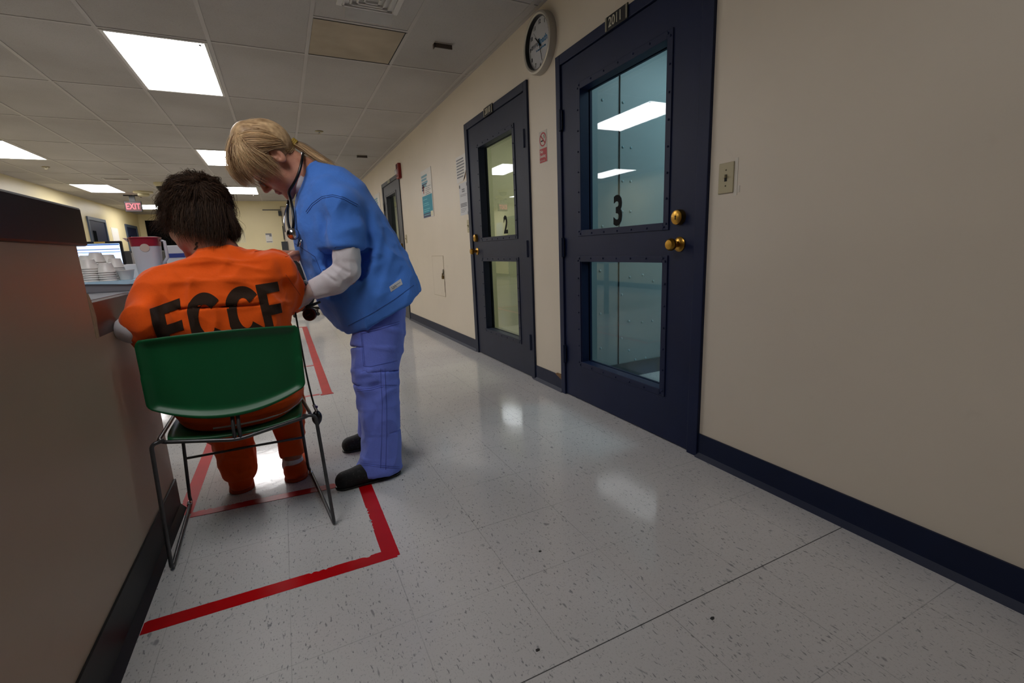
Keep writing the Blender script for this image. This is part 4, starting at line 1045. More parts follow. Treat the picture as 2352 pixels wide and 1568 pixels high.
def hand_chains(wrist, d, n, hand=1, curl=(.3, .5, .4), spread=.0, s=1., thumb=(.7, .6, .25)):
    """list of (points, radii): palm, four fingers, thumb. d: wrist to knuckles, n: the way the palm faces"""
    d = _n(d); n = np.array(n, float); n = _n(n-d*np.dot(n, d)); sd = np.cross(d, n)*hand; w = np.array(wrist, float); out = []
    kn = [(.030, .086, .0092, 1.0), (.010, .090, .0095, 1.08), (-.010, .086, .0090, 1.0), (-.028, .078, .0080, .8)]
    for i, (o, l, r, fl) in enumerate(kn):
        k = w+s*(d*l+sd*o); base = w+s*(d*.012+sd*o*.62)
        out.append(([base, w+s*(d*l*.55+sd*o*.85), k], [.014*s, .0135*s, .0112*s]))
        a = 0.; p = k; pts, rs = [k], [r*1.08*s]
        dd = _n(d+sd*spread*(o/.03))
        for j, ph in enumerate((.044, .027, .021)):
            a += curl[j]*(1+.08*i); v = math.cos(a)*dd+math.sin(a)*n; p = p+v*ph*fl*s; pts.append(p); rs.append(r*s*(1-.08*(j+1)))
        out.append((pts, rs))
    b = w+s*(d*.022+sd*.024); t1 = b+s*.040*_n(thumb[0]*d+thumb[1]*sd+thumb[2]*n); t2 = t1+s*.032*_n(d*.85+sd*.15+n*.45); t3 = t2+s*.024*_n(d*.8-sd*.1+n*.6)
    out.append(([b, t1, t2, t3], [.0155*s, .0118*s, .0105*s, .0085*s]))
    return out
def hand_d(P, ch, k=.006, grow=0.):
    d = None
    for pts, rs in ch:
        e = chain(P, pts, [r+grow for r in rs], .003); d = e if d is None else smin(d, e, k)
    return d
# ================================================================== person seated on the green chair
ORANGE = cloth_mat('orange_cotton', 'ef5a08', .08, bump=.32); ORANGE_D = cloth_mat('orange_trouser_cotton', 'e2520a', .10, bump=.32)
WHITEC = cloth_mat('white_cotton_knit', 'd8d2d6', .05, bump=.3); PRINT = cloth_mat('dark_brown_screen_print', '2e1d10', .12)
SKIN1 = skin_mat('ruddy_skin', 'a46a52', '8a4636'); SKIN2 = skin_mat('tanned_skin', 'cc9176', 'a65c4a')
SLIP = cloth_mat('orange_canvas_slipper', 'd64a0c', .1)
DKHAIR = hair_mat('dark_brown_hair', '090505', '4f3828', .58, .18); BLOND = hair_mat('blonde_hair', '6b4019', 'ffdcaa', .42, .35)
t = MAN = thing('person', 'person in lettered orange uniform seated on the green chair with head bowed', 'person', (-.2, 1.95, 0))
# head pose
hc1 = at(450, 504, 2.02)
f1 = _n((-.50, .62, -.60)); u1 = np.array([-.05, .55, .83]); u1 = _n(u1-f1*np.dot(u1, f1)); M1 = np.stack([np.cross(f1, u1), f1, u1], 1)
nb1 = np.array([-.195, 1.945, .985])
hand_l = hand_chains((-.365, 2.06, .735), (.35, .8, -.45), (.35, -.2, -.9), -1, (.25, .35, .3))
hand_r = hand_chains((.01, 2.27, .785), (-.1, .95, -.05), (0, 0, -1), 1, (.2, .3, .3))
def man_body(P):
    q = ((P-hc1.astype(np.float32))@M1.astype(np.float32))
    d = head_sdf(q)
    d = smin(d, cone(P, hc1+M1@np.array([0, -.03, -.05]), nb1, .062, .066), .03)
    d = smin(d, chain(P, [nb1, (-.195, 1.925, .85), (-.2, 1.935, .62), (-.2, 1.96, .52)], [.06, .105, .10, .10], .03), .04)
    d = smin(d, chain(P, [(-.195, 1.935, .92), (-.375, 1.915, .90), (-.445, 1.83, .775), (-.365, 2.06, .735)], [.06, .05, .038, .026], .02), .03)
    d = smin(d, chain(P, [(-.195, 1.935, .93), (-.005, 1.92, .93), (.035, 2.1, .82), (.01, 2.27, .785)], [.06, .05, .038, .026], .02), .03)
    d = smin(d, chain(P, [(-.27, 1.96, .52), (-.30, 2.33, .47), (-.28, 2.21, .08), (-.275, 2.33, .045)], [.08, .05, .035, .03], .02), .03)
    d = smin(d, chain(P, [(-.12, 1.96, .52), (-.055, 2.33, .47), (-.062, 2.21, .1), (-.06, 2.33, .045)], [.08, .05, .035, .03], .02), .03)
    d = smin(d, hand_d(P, hand_l), .012); d = smin(d, hand_d(P, hand_r), .012)
    return d
soft('body', man_body, (-.56, 1.68, .0), (.16, 2.52, 1.32), .0042, SKIN1, t, it=1)
# shirt
V3 = lambda *a: np.array(a, float)
C = [V3(-.2, 1.945, .48), V3(-.2, 1.935, .60), V3(-.197, 1.925, .72), V3(-.195, 1.925, .82), V3(-.193, 1.932, .895), V3(-.193, 1.94, .95), V3(-.193, 1.948, .985)]
n_ = len(C); X_, Y_ = [V3(1, 0, .02)]*n_, [V3(0, 1, .08)]*n_
def man_shirt(P):
    d = loft(P, C, X_, Y_, [.205, .198, .195, .205, .205, .165, .09], [.178, .158, .148, .142, .125, .098, .075], 2.4, .02)
    d = smin(d, chain(P, [(-.30, 1.93, .925), (-.362, 1.905, .885), (-.405, 1.845, .79), (-.398, 1.842, .735)], [.06, .070, .066, .056], .02), .035)
    d = smin(d, chain(P, [(-.09, 1.935, .94), (-.030, 1.915, .925), (-.008, 1.96, .86), (.004, 2.03, .82)], [.06, .073, .068, .064], .02), .035)
    d = smin(d, cone(P, (-.193, 1.94, .965), (-.193, 1.955, 1.0), .085, .074), .03)
    # neck hole
    d = smax(d, -cone(P, (-.19, 1.965, 1.0), (-.2, 2.0, 1.1), .060, .07), .006)
    d = smax(d, P[:, 2]-1.012-.16*(1.95-P[:, 1]), .006); d = smax(d, .45-P[:, 2], .004)
    return d
def man_disp(V):
    a = folds(V, (.2, 0, 1), 19, 3.0, .5, 1)*.005+folds(V, (1, 0, -.5), 15, 2.6, .5, 2)*.006+vnoise(V*7)*.006
    # deep fold at the left armpit and creases at the right sleeve
    for c, dr, L, r, amp in (((-.365, 1.80, .80), (.18, 0, 1), .07, .014, -.020), ((-.335, 1.79, .795), (-.1, 0, 1), .06, .012, .012), ((-.40, 1.79, .82), (.2, 0, 1), .08, .012, .010), ((-.37, 1.79, .73), (1, 0, .05), .06, .010, -.012),
                          ((.0, 1.85, .90), (-.25, .1, 1), .08, .010, -.010), ((.03, 1.87, .90), (-.2, .1, 1), .08, .010, .006), ((-.03, 1.83, .82), (-1, 0, .9), .08, .009, .006), ((.01, 1.84, .79), (-1, 0, .8), .07, .010, -.010), ((-.2, 1.80, .93), (.15, 0, 1), .05, .02, -.006), ((-.28, 1.8, .94), (1, 0, -.25), .08, .012, -.005), ((-.13, 1.8, .95), (1, 0, .2), .08, .012, -.005)):
        c = np.array(c); dr = _n(dr); q = V-c; s = q@dr; pr = np.linalg.norm(q-s[:, None]*dr, axis=1)
        a = a+amp*np.exp(-(pr/r)**2*.5)*np.exp(-(s/L)**2)
    return a
shirt = soft('shirt', man_shirt, (-.56, 1.70, .42), (.14, 2.16, 1.06), .0045, ORANGE, t, man_disp, 3)
st = bvh(shirt)
# lettering printed on the back
def letter(polys, quad):
    bm = bmesh.new()
    for poly in polys: bm.faces.new([bm.verts.new((x, y, 0)) for x, y in poly])
    bmesh.ops.triangulate(bm, faces=bm.faces[:])
    for ax_ in (0, 1):
        for k in range(1, 28):
            co = [0, 0, 0]; no = [0, 0, 0]; co[ax_] = k/28; no[ax_] = 1
            bmesh.ops.bisect_plane(bm, geom=bm.verts[:]+bm.edges[:]+bm.faces[:], plane_co=co, plane_no=no)
    (a, b, c, d) = [np.array(q, float) for q in quad]
    V, F = [], []
    bm.verts.ensure_lookup_table()
    for v in bm.verts:
        x, y = v.co.x, v.co.y; p = (1-y)*((1-x)*a+x*b)+y*((1-x)*d+x*c); w3 = at(p[0], p[1], 1.80)
        hit, nrm, _, _ = st.ray_cast(Vector((float(w3[0]), 1.4, float(w3[2]))), Vector((0, 1, 0)))
        V.append(tuple(hit+(nrm if nrm.y < 0 else -nrm)*.0016) if hit is not None else None)
    for f in bm.faces:
        idx = [v.index for v in f.verts]
        if all(V[i] is not None for i in idx): F.append(tuple(idx))
    V = [v or (0, 1.9, .7) for v in V]; bm.free(); return V, F
RC = lambda x0, y0, x1, y1: [(x0, y0), (x1, y0), (x1, y1), (x0, y1)]
LF = [RC(0, 0, .41, 1), RC(.41, 0, 1, .19), RC(.41, .41, .95, .60)]
LE = LF+[RC(.41, .81, 1, 1)]
ang = np.radians(np.linspace(38, 322, 40))
LC = [(.5+.5*math.cos(a), .5-.5*math.sin(a)) for a in ang]+[(.5+.2*math.cos(a), .5-.28*math.sin(a)) for a in ang[::-1]]
LC = [(min(1, max(0, .5+(x-.5)*1.12)), y) for x, y in LC]
b = MB()
for poly, quad in ((LE, [(347, 708), (412, 685), (438, 800), (373, 822)]), ([LC], [(424, 680), (503, 664), (532, 784), (450, 797)]), ([LC], [(512, 662), (590, 652), (614, 772), (538, 782)]), (LF, [(586, 655), (637, 647), (659, 768), (615, 774)])):
    b.add(*letter(poly, quad))
b.build('back_lettering', PRINT, shirt, smooth=True)
# seams of the yoke
SEAM_O = mat('orange_stitching', 'b8420a', .8)
seam(st, [(585, 578), (615, 572), (640, 574), (668, 590)], SEAM_O, shirt); seam(st, [(655, 628), (690, 678)], SEAM_O, shirt); seam(st, [(655, 590), (672, 586), (684, 600)], SEAM_O, shirt)
# white undershirt: left sleeve, collar edge, hem
def undershirt(P):
    d = chain(P, [(-.40, 1.86, .83), (-.449, 1.825, .775), (-.42, 1.95, .76), (-.375, 2.04, .74)], [.044, .037, .040, .036], .02)
    d = smin(d, smax(cone(P, (-.193, 1.95, .98), (-.192, 1.967, 1.012), .074, .061), -cone(P, (-.19, 1.965, .99), (-.2, 2.0, 1.1), .058, .07), .004), .002)
    return smin(d, chain(P, [(.02, 2.03, .82), (.035, 2.11, .81), (.015, 2.24, .786)], [.05, .047, .036], .01), .002)
us = soft('undershirt', undershirt, (-.53, 1.73, .68), (.10, 2.3, 1.06), .0045, WHITEC, t, lambda V: folds(V, (.3, .3, 1), 24, 2, .5, 4)*.004, 1)
# trousers
def man_trousers(P):
    d = loft(P, [V3(-.195, 1.965, .40), V3(-.195, 1.965, .47), V3(-.195, 1.955, .56)], [V3(1, 0, 0)]*3, [V3(0, 1, 0)]*3, [.195, .208, .2], [.185, .195, .17], 2.6, .02)
    d = smin(d, chain(P, [(-.275, 1.98, .50), (-.305, 2.31, .49)], [.095, .085], .03), .03); d = smin(d, chain(P, [(-.125, 1.98, .50), (-.055, 2.31, .49)], [.095, .08], .03), .03)
    d = smax(d, .403+.022*np.clip(np.abs(P[:, 0]+.2)/.18, 0, 1)**2-P[:, 2], .012)
    l = smax(chain(P, [(-.305, 2.31, .49), (-.300, 2.265, .30), (-.268, 2.215, .085)], [.085, .088, .066], .03), .045-P[:, 2], .004)
    r = smax(chain(P, [(-.055, 2.31, .49), (-.056, 2.265, .30), (-.064, 2.225, .125)], [.08, .066, .052], .03), .102-P[:, 2], .004)
    return smin(smin(d, l, .03), r, .03)
man_tr = soft('trousers', man_trousers, (-.46, 1.72, .0), (.10, 2.46, .68), .0048, ORANGE_D, t,
     lambda V: np.where(V[:, 2] < .4, folds(V, (1, .3, .35), 19, 2.6, .6, 5)*.008+vnoise(V*16)*.003, vnoise(V*12)*.003), 2)
# sock, slippers
def foot_shape(hx, hy, tx, ty, w0, w1, top):
    def f(P):
        d = chain(P, [(hx, hy, .04), (.6*hx+.4*tx, .6*hy+.4*ty, .042), (tx, ty, .03)], [w0, (w0+w1)*.55, w1], .01)
        d = smin(d, cone(P, (hx, hy+.01, .04), (hx, hy+.015, top), w0*.93, w0*.85), .012)
        d = smax(d, .002-P[:, 2], .004); return smax(d, P[:, 2]-top, .003)
    return f
soft('sock', lambda P: chain(P, [(-.064, 2.225, .16), (-.064, 2.21, .06), (-.062, 2.30, .045)], [.04, .042, .038], .01), (-.13, 2.12, 0), (0, 2.37, .22), .0045, WHITEC, t, lambda V: folds(V, (1, 0, 0), 40, 3, .3, 7)*.0016, 1)
for nm, hx, hy, tx, ty in (('slipper', -.272, 2.195, -.29, 2.40), ('slipper', -.058, 2.185, -.045, 2.39)):
    sp = soft(nm, foot_shape(hx, hy, tx, ty, .047, .040, .072), (hx-.09, hy-.09, -.01), (hx+.09, ty+.09, .12), .0045, SLIP, t, lambda V: vnoise(V*30)*.0016, 1)
    soft('sole', lambda P: smax(chain(P, [(hx, hy, .006), (tx, ty, .006)], [.049, .043], .01), np.abs(P[:, 2]-.006)-.0055, .002), (hx-.09, hy-.09, -.01), (hx+.09, ty+.09, .04), .004, cloth_mat('dark_orange_sole_%d' % int(hx*-100), 'a8380a', .1), sp, None, 1)
# thin white hem line of the undershirt on the seat of the trousers
trt = bvh(man_tr)
hem = [on_surface(trt, u, v, .0015) for u, v in ((703, 868), (701, 890), (692, 915), (668, 938), (630, 955), (585, 967), (540, 976), (490, 983))]
hem = [p for p in hem if p is not None]; hem = [hem[0]]+[p for q, p in zip(hem, hem[1:]) if np.linalg.norm(p-q) < .12]
MB().tube(smooth_path(hem, 2), .0036, 8).build('undershirt_hem', WHITEC, us, smooth=True)
# hair
def man_cap(P):
    q = (P-hc1.astype(np.float32))@M1.astype(np.float32)
    d = ell(q, (0, -.022, .035), (.079, .099, .091)); d = smin(d, ell(q, (0, -.045, -.03), (.068, .062, .066)), .02)
    d = smax(d, q[:, 1]-.05-.3*q[:, 2], .02); d = smax(d, -(q[:, 2]+.085), .01); d = smax(d, -(q[:, 2]+.045-.0*q[:, 1])-np.where(q[:, 1] < .01, .2, 0), .01)
    return d
cap = mesh_sdf(man_cap, hc1-.16, hc1+.16, .005)
hcc = hc1+M1@np.array([0, -.022, .035]); crown = at(452, 432, 1.97)
a_ = _n(crown-hcc); e1 = _n(np.cross(a_, (1, .2, .1))); e2 = np.cross(a_, e1); r1 = np.random.default_rng(11); guides = []
def man_guides(N, lift, length, jitter, th0=(2, 70)):
    out = []
    for i in range(N):
        ph = r1.uniform(0, 2*math.pi); th = math.radians(r1.uniform(*th0)); L = length*(.8+.4*r1.random()); pts = []; drift = r1.normal()*.25
        for k in range(6):
            tt = th+L*k/5; pp = ph+drift*k/5
            dirv = a_*math.cos(tt)+(e1*math.cos(pp)+e2*math.sin(pp))*math.sin(tt)
            q = M1.T@dirv; rad = 1/math.sqrt((q[0]/.088)**2+(q[1]/.108)**2+(q[2]/.100)**2)
            p = hcc+dirv*(rad+.002+lift*(.35+k/5*.9)*(.3+r1.random()))
            if k > 3: p = p+np.array([0, 0, -.010*(k-3)])
            pts.append(p)
        out.append(pts)
    return out
groups = []
for _ in range(260):
    g = man_guides(1, .016, 1.15, .22, ((0, 18) if _ % 4 == 0 else (10, 72)))[0]
    groups.append(([g, [p+r1.normal(size=3)*.010 for p in g]], 22, .0042, .0006, .009))
# flyaways at the left temple and right nape
base = hc1
fl = [[(392, 470, 1.99), (372, 490, 1.97), (352, 505, 1.96), (338, 520, 1.96)], [(392, 470, 1.99), (370, 495, 1.98), (352, 520, 1.97), (350, 535, 1.97)], [(390, 500, 2.0), (372, 520, 1.99), (358, 540, 1.98)], [(400, 520, 1.99), (385, 540, 1.98), (372, 552, 1.97)]]
groups.append(([[at(*p) for p in g] for g in fl], 60, .006, .0005, .008))
fr_ = [[(520, 470, 1.98), (540, 505, 1.97), (552, 530, 1.97), (548, 552, 1.97)], [(520, 480, 1.95), (535, 515, 1.93), (545, 545, 1.93), (535, 560, 1.93)], [(505, 500, 1.93), (515, 530, 1.92), (520, 552, 1.92), (512, 565, 1.92)]]
groups.append(([[at(*p) for p in g] for g in fr_], 700, .005, .0006, .006))
bk = [[(400, 462, 1.95), (398, 490, 1.93), (398, 520, 1.93), (405, 545, 1.92), (415, 556, 1.92)], [(430, 455, 1.93), (428, 490, 1.90), (428, 525, 1.885), (432, 548, 1.88), (440, 557, 1.885)], [(460, 452, 1.93), (460, 490, 1.885), (462, 525, 1.87), (466, 552, 1.86), (470, 566, 1.865)], [(488, 455, 1.93), (491, 490, 1.89), (494, 525, 1.875), (496, 552, 1.865), (492, 571, 1.87)], [(510, 460, 1.95), (515, 490, 1.92), (519, 525, 1.90), (520, 552, 1.89), (512, 569, 1.89)]]
groups.append(([[at(*p) for p in g] for g in bk], 800, .005, .0006, .007))
tp = [[(450, 430, 1.96), (430, 416, 1.98), (408, 426, 2.0), (392, 450, 2.0), (380, 490, 1.99)], [(450, 432, 1.955), (420, 425, 1.96), (398, 450, 1.96), (388, 490, 1.95), (384, 525, 1.95)], [(455, 430, 1.95), (430, 440, 1.93), (415, 475, 1.915), (410, 520, 1.92)], [(460, 430, 1.95), (470, 425, 1.95), (492, 440, 1.94), (512, 475, 1.94), (522, 520, 1.94)], [(455, 425, 1.97), (465, 412, 1.99), (490, 424, 2.0), (515, 455, 1.99), (535, 505, 1.98)]]
groups.append(([[at(*p) for p in g] for g in tp], 120, .010, .0006, .008))
strands('hair', groups, DKHAIR, t, cap, .12, 5)
# small neck tattoo mark
bd = bvh(bpy.data.objects['body'])
b = MB()
for dx in (0, 3):
    P_ = [on_surface(bd, u+dx, v, .0008) for u, v in ((452, 556), (449, 562), (452, 566), (446, 573))]; P_ = [p for p in P_ if p is not None]
    if len(P_) > 1: b.tube(P_, .0016, 5)
if b.v: b.build('tattoo', mat('tattoo_ink', '3a3431', .6), bpy.data.objects['body'])

# ================================================================== person bending over, in blue scrubs
BLUE = cloth_mat('blue_scrub_cotton', '5088e6', .10, bump=.4); BLUE2 = cloth_mat('violet_blue_trouser_cotton', '7184e4', .10, bump=.4)
t = NUR = thing('person', 'woman in blue scrubs with a blonde ponytail and glasses bending over the seated person', 'person', (.3, 2.18, 0))
S2 = 1.05; th_ = math.radians(52)
f2 = np.array([-math.cos(th_), .04, -math.sin(th_)]); f2 = _n(f2); u2 = np.array([-math.sin(th_), 0, math.cos(th_)]); u2 = _n(u2-f2*np.dot(u2, f2)); M2 = np.stack([np.cross(f2, u2), f2, u2], 1)
hc2 = at(638, 357, 2.085)-M2@(np.array([-.080, -.014, -.004])*S2)
YC = hc2[1]
px = lambda u, v, y=2.19: at(u, v, y)
nb2 = px(704, 402, 2.175)
wr_n = at(722, 664, 1.965); wr_f = at(693, 588, 2.15)
el_n = at(797, 632, 1.95); sh_n = at(786, 468, 2.02)
hand_n = hand_chains(wr_n, (-.55, .35, -.62), (-.72, .35, .45), -1, (.35, .6, .5), thumb=(.7, .5, .3), s=.95)
hand_f = hand_chains(wr_f, (-.85, -.30, .06), (.05, -.35, -.95), 1, (.35, .65, .5), s=.95)
fb = [((790, 760), (955, 656)), ((738, 708), (938, 606)), ((708, 645), (912, 560)), ((690, 590), (885, 515)), ((676, 540), (862, 475)), ((676, 490), (835, 425)), ((681, 447), (788, 388)), ((689, 412), (730, 374))]
SF = [px(*a) for a, _ in fb]; SB = [px(*c) for _, c in fb]
SCt = [(a+c)/2 for a, c in zip(SF, SB)]; nS = len(SCt)
SU = [_n(c-a) for a, c in zip(SF, SB)]; SR = [np.linalg.norm(c-a)/2 for a, c in zip(SF, SB)]; SV = [V3(0, 1, 0)]*nS
def nurse_body(P):
    q = ((P-hc2.astype(np.float32))@M2.astype(np.float32))/S2
    d = head_sdf(q)*S2
    d = smin(d, cone(P, hc2+M2@np.array([0, -.03, -.055]), nb2, .054, .060), .03)
    d = smin(d, chain(P, [nb2, SCt[5], SCt[3], SCt[1], at(872, 705, 2.19)], [.055, .07, .075, .08, .085], .03), .04)
    d = smin(d, chain(P, [SCt[6], sh_n, el_n, wr_n], [.05, .045, .036, .026], .02), .03)
    d = smin(d, chain(P, [SCt[6], at(770, 470, 2.35), at(735, 590, 2.38), wr_f], [.05, .045, .036, .026], .02), .03)
    d = smin(d, chain(P, [at(872, 705, 2.1), at(868, 860, 2.03), at(872, 1060, 2.01), at(835, 1095, 2.0)], [.075, .05, .035, .03], .02), .03)
    d = smin(d, chain(P, [at(872, 705, 2.28), at(860, 850, 2.34), at(862, 1000, 2.37), at(830, 1025, 2.37)], [.075, .05, .035, .03], .02), .03)
    d = smin(d, hand_d(P, hand_f), .01)
    return d
def lips(Cc):
    q = ((Cc-hc2)@M2)/S2; return ((np.abs(q[:, 0]) < .022) & (q[:, 1] > .084) & (q[:, 2] < -.054) & (q[:, 2] > -.079)).astype(int)
nb_ob = soft('body', nurse_body, (-.16, 1.93, .0), (.58, 2.47, 1.52), .0040, [SKIN2, skin_mat('lip_skin', '9c4f48', '8c3f3c')], t, None, 1, lips)
# scrub top
hemA, hemB = px(797, 757), px(957, 662)
hn = _n(np.cross(hemB-hemA, (0, 1, 0)))            # normal of the hem plane
if np.dot(hn, SCt[3]-hemA) > 0: hn = -hn
def scrub(P):
    d = fan_loft(P, SF, SB, [.235, .225, .215, .215, .215, .195, .135, .085])
    d = smin(d, chain(P, [at(748, 438, 2.05), at(783, 470, 2.0), at(793, 530, 1.975), at(796, 586, 1.968)], [.05, .068, .062, .062], .02), .03)
    d = smin(d, chain(P, [at(745, 440, 2.30), at(765, 480, 2.36), at(740, 560, 2.40)], [.05, .066, .062], .02), .03)
    d = smax(d, (P-hemA.astype(np.float32))@hn.astype(np.float32), .004)
    # sleeve opening
    so, sn = at(792, 568, 1.965), _n(at(796, 620, 1.962)-at(793, 540, 1.968))
    near = (P[:, 1] < 2.03) & (((P-so.astype(np.float32))@sn.astype(np.float32)) > -.01)
    d2 = cone(P, at(783, 470, 2.0), at(796, 586, 1.968), .08, .08)
    d = np.where((P[:, 1] < 2.05) & (d2 < .03), smax(d, (P-so.astype(np.float32))@sn.astype(np.float32)-.3*np.maximum(0, P[:, 1]-2.0), .004), d)
    # neck opening
    d = smax(d, -cone(P, nb2+(nb2-SCt[5])*.35, hc2+M2@np.array([0, -.03, -.05]), .058, .066), .006)
    return d
AX2 = _n(SCt[0]-SCt[6])
def scrub_disp(V):
    a = folds(V, (-.35, .1, -1), 15, 4, .5, 3)*.008+folds(V, (.6, 0, -1), 12, 3, .5, 9)*.006+folds(V, (1, 0, .3), 16, 3, .5, 10)*.002+vnoise(V*9)*.003; a = a*np.clip((1.26-V[:, 2])*8, .15, 1)
    for p0, p1, r, amp in (((848, 470), (842, 600), .014, -.016), ((848, 600), (800, 740), .016, -.010), ((880, 520), (850, 640), .014, .010), ((905, 560), (860, 700), .014, .008), ((760, 470), (745, 560), .014, -.010), ((728, 480), (735, 560), .012, .008), ((700, 640), (760, 720), .014, .010), ((735, 640), (800, 700), .014, -.010), ((720, 590), (790, 640), .012, -.012), ((930, 600), (880, 690), .014, -.008)):
        A, B = at(*p0, 2.0), at(*p1, 2.0); ab = B-A; tt = np.clip(((V-A)@ab)/(ab@ab), 0, 1); q = V-A-tt[:, None]*ab; q[:, 1] *= .25
        a = a+amp*np.exp(-(np.linalg.norm(q, axis=1)/r)**2*.6)*np.where(V[:, 1] < 2.15, 1, .3)*np.sin(math.pi*np.clip(tt, .08, .92))
    return a
scr = soft('scrub_top', scrub, (-.02, 1.86, .56), (.64, 2.5, 1.38), .0048, BLUE, t, scrub_disp, 4)
sct = bvh(scr)
BST = mat('dark_blue_stitching', '2f4f96', .8); BST2 = mat('violet_stitching', '3c4a9c', .8)
seam(sct, [(703, 486), (716, 468), (740, 451), (764, 447), (790, 453), (822, 470)], BST, scr)
seam(sct, [(705, 490), (718, 472), (741, 455), (764, 451), (789, 457), (820, 474)], BST, scr)
seam(sct, [(762, 578), (772, 566), (795, 567), (822, 569)], BST, scr); seam(sct, [(696, 372), (688, 400), (683, 430), (681, 450)], BST, scr)
seam(sct, [(800, 748), (850, 722), (905, 688), (950, 655)], BST, scr)
# hem label
q4 = [on_surface(sct, u, v, .002) for u, v in ((893.8, 658.4), (920.3, 640.5), (924.3, 652.8), (897.8, 670.4))]
if all(q is not None for q in q4):
    nn = _n(np.cross(q4[1]-q4[0], q4[3]-q4[0])); nn = nn if nn[1] < 0 else -nn
    lb = MB().add([*q4, *[q-nn*.0035 for q in q4]], [(0, 1, 2, 3), (7, 6, 5, 4), (0, 4, 5, 1), (1, 5, 6, 2), (2, 6, 7, 3), (3, 7, 4, 0)]).build('hem_label', mat('label_white', 'c9c9cc', .7), scr)
    xd = _n(q4[1]-q4[0]); zd = -nn; zd = nn; yd = np.cross(zd, xd); c = sum(q4)/4+nn*.0012
    mm = Matrix(((xd[0], yd[0], zd[0], c[0]), (xd[1], yd[1], zd[1], c[1]), (xd[2], yd[2], zd[2], c[2]), (0, 0, 0, 1)))
    text('Urbane', .016, mat('label_print', '4a4f5c', .7), scr, mm, 'label_lettering', depth=.0003, bold=-.004)
# pocket with pens at the chest
pk = [on_surface(sct, u, v, .0012) for u, v in ((678, 560), (694, 570), (712, 582))]
seam(sct, [(677, 559), (690, 567), (706, 577), (724, 590)], BST, scr, r=.0016); seam(sct, [(724, 590), (738, 625), (748, 655)], BST, scr)
a = at(684, 566, 2.055); b_ = at(688, 549, 2.05)
for dx in (0, .008): MB().tube([a+V3(dx, .01, 0), b_+V3(dx, .01, 0)], .0035, 8).build('pen', CHROME if dx else NAVYINK, scr, smooth=True)
# white undershirt
def nurse_under(P):
    d = chain(P, [at(797, 565, 1.962), at(797, 590, 1.958), at(796, 622, 1.95), at(768, 645, 1.955), at(724, 664, 1.965)], [.05, .050, .049, .049, .040], .012)
    d = smax(d, -((P-at(717, 668, 1.965).astype(np.float32))@_n(at(760, 652, 1.96)-at(720, 664, 1.965)).astype(np.float32)), .003)
    d = smin(d, chain(P, [at(740, 560, 2.40), at(730, 600, 2.38), at(697, 590, 2.17)], [.048, .046, .030], .012), .002)
    # collar insert
    ins = smax(cone(P, nb2+V3(-.01, 0, -.02), hc2+M2@np.array([0, -.03, -.05]), .066, .056), (P-(nb2+V3(-.02, 0, .02)).astype(np.float32))@_n(hc2-nb2).astype(np.float32), .004)
    return smin(d, ins, .002)
def under_disp(V):
    a = folds(V, (.2, .6, 1), 30, 2.2, .5, 6)*.003
    for p0, p1, r, amp in (((764, 606), (800, 626), .006, -.006), ((765, 612), (790, 640), .006, .004), ((743, 625), (768, 645), .005, -.005), ((746, 622), (771, 641), .004, .003)):
        A, B = at(*p0, 1.91), at(*p1, 1.91); ab = B-A; tt = np.clip(((V-A)@ab)/(ab@ab), 0, 1); q = V-A-tt[:, None]*ab; q[:, 1] *= .3
        a = a+amp*np.exp(-(np.linalg.norm(q, axis=1)/r)**2*.6)
    return a
soft('undershirt', nurse_under, (-.05, 1.85, .74), (.42, 2.48, 1.32), .0045, WHITEC, t, under_disp, 1)
# gloves
GLOVE = mat('pale_latex_glove', 'c9b4ac', .35, spec=.5, vary=.1, vscale=60)
def glove(P):
    d = hand_d(P, hand_n, .007, .0022); d = smin(d, cone(P, wr_n+(wr_n-hand_n[1][0][0])*.0, wr_n+_n(at(760, 650, 1.96)-wr_n)*.03, .030, .034), .012)
    return d
soft('glove', glove, (wr_n-.16), (wr_n+.12), .0034, GLOVE, t, lambda V: folds(V, (.5, .2, 1), 55, 2, .5, 8)*.0016, 1)
# trousers
YN, YFR = 2.03, 2.345
nl = [((842, 700), (938, 690), .11), ((815, 755), (924, 755), .115), ((808, 800), (918, 800), .105), ((814, 850), (914, 850), .095), ((813, 878), (913, 878), .09), ((826, 930), (913, 930), .085), ((836, 985), (914, 985), .083), ((830, 1040), (916, 1045), .088), ((821, 1073), (918, 1082), .094)]
YL = [2.12, 2.10, 2.085, 2.065, 2.06, 2.045, 2.035, 2.03, 2.03]; nl[0] = ((846, 690), (926, 680), .10)
NC = [(at(*a, q)+at(*c, q))/2 for (a, c, _), q in zip(nl, YL)]; NR = [np.linalg.norm(at(*c, q)-at(*a, q))/2 for (a, c, _), q in zip(nl, YL)]; NRY = [q for _, _, q in nl]
NU = [V3(1, 0, 0)]*len(NC); NV = [V3(0, 1, 0)]*len(NC)
FC = [V3(.385+(.325-.385)*k/5, 2.27+(YFR-2.27)*min(1, k/2), .72+(.075-.72)*k/5) for k in range(6)]
hip = at(872, 706, 2.19)
def nurse_trousers(P):
    d = loft(P, NC, NU, NV, NR, NRY, 2.2, .012)
    d = smin(d, loft(P, FC, [V3(1, 0, 0)]*6, [V3(0, 1, 0)]*6, [.10, .092, .082, .075, .074, .078], [.105, .1, .09, .085, .08, .085], 2.2, .012), .02)
    d = smin(d, ell(P, hip, (.105, .165, .11)), .03)
    hemz = at(868, 1076, YN); nrm = _n(V3(-.09, 0, -1))
    cut = np.where(P[:, 1] < 2.19, (P-hemz.astype(np.float32))@nrm.astype(np.float32), .072-P[:, 2])
    d = smax(d, cut, .004)
    return d
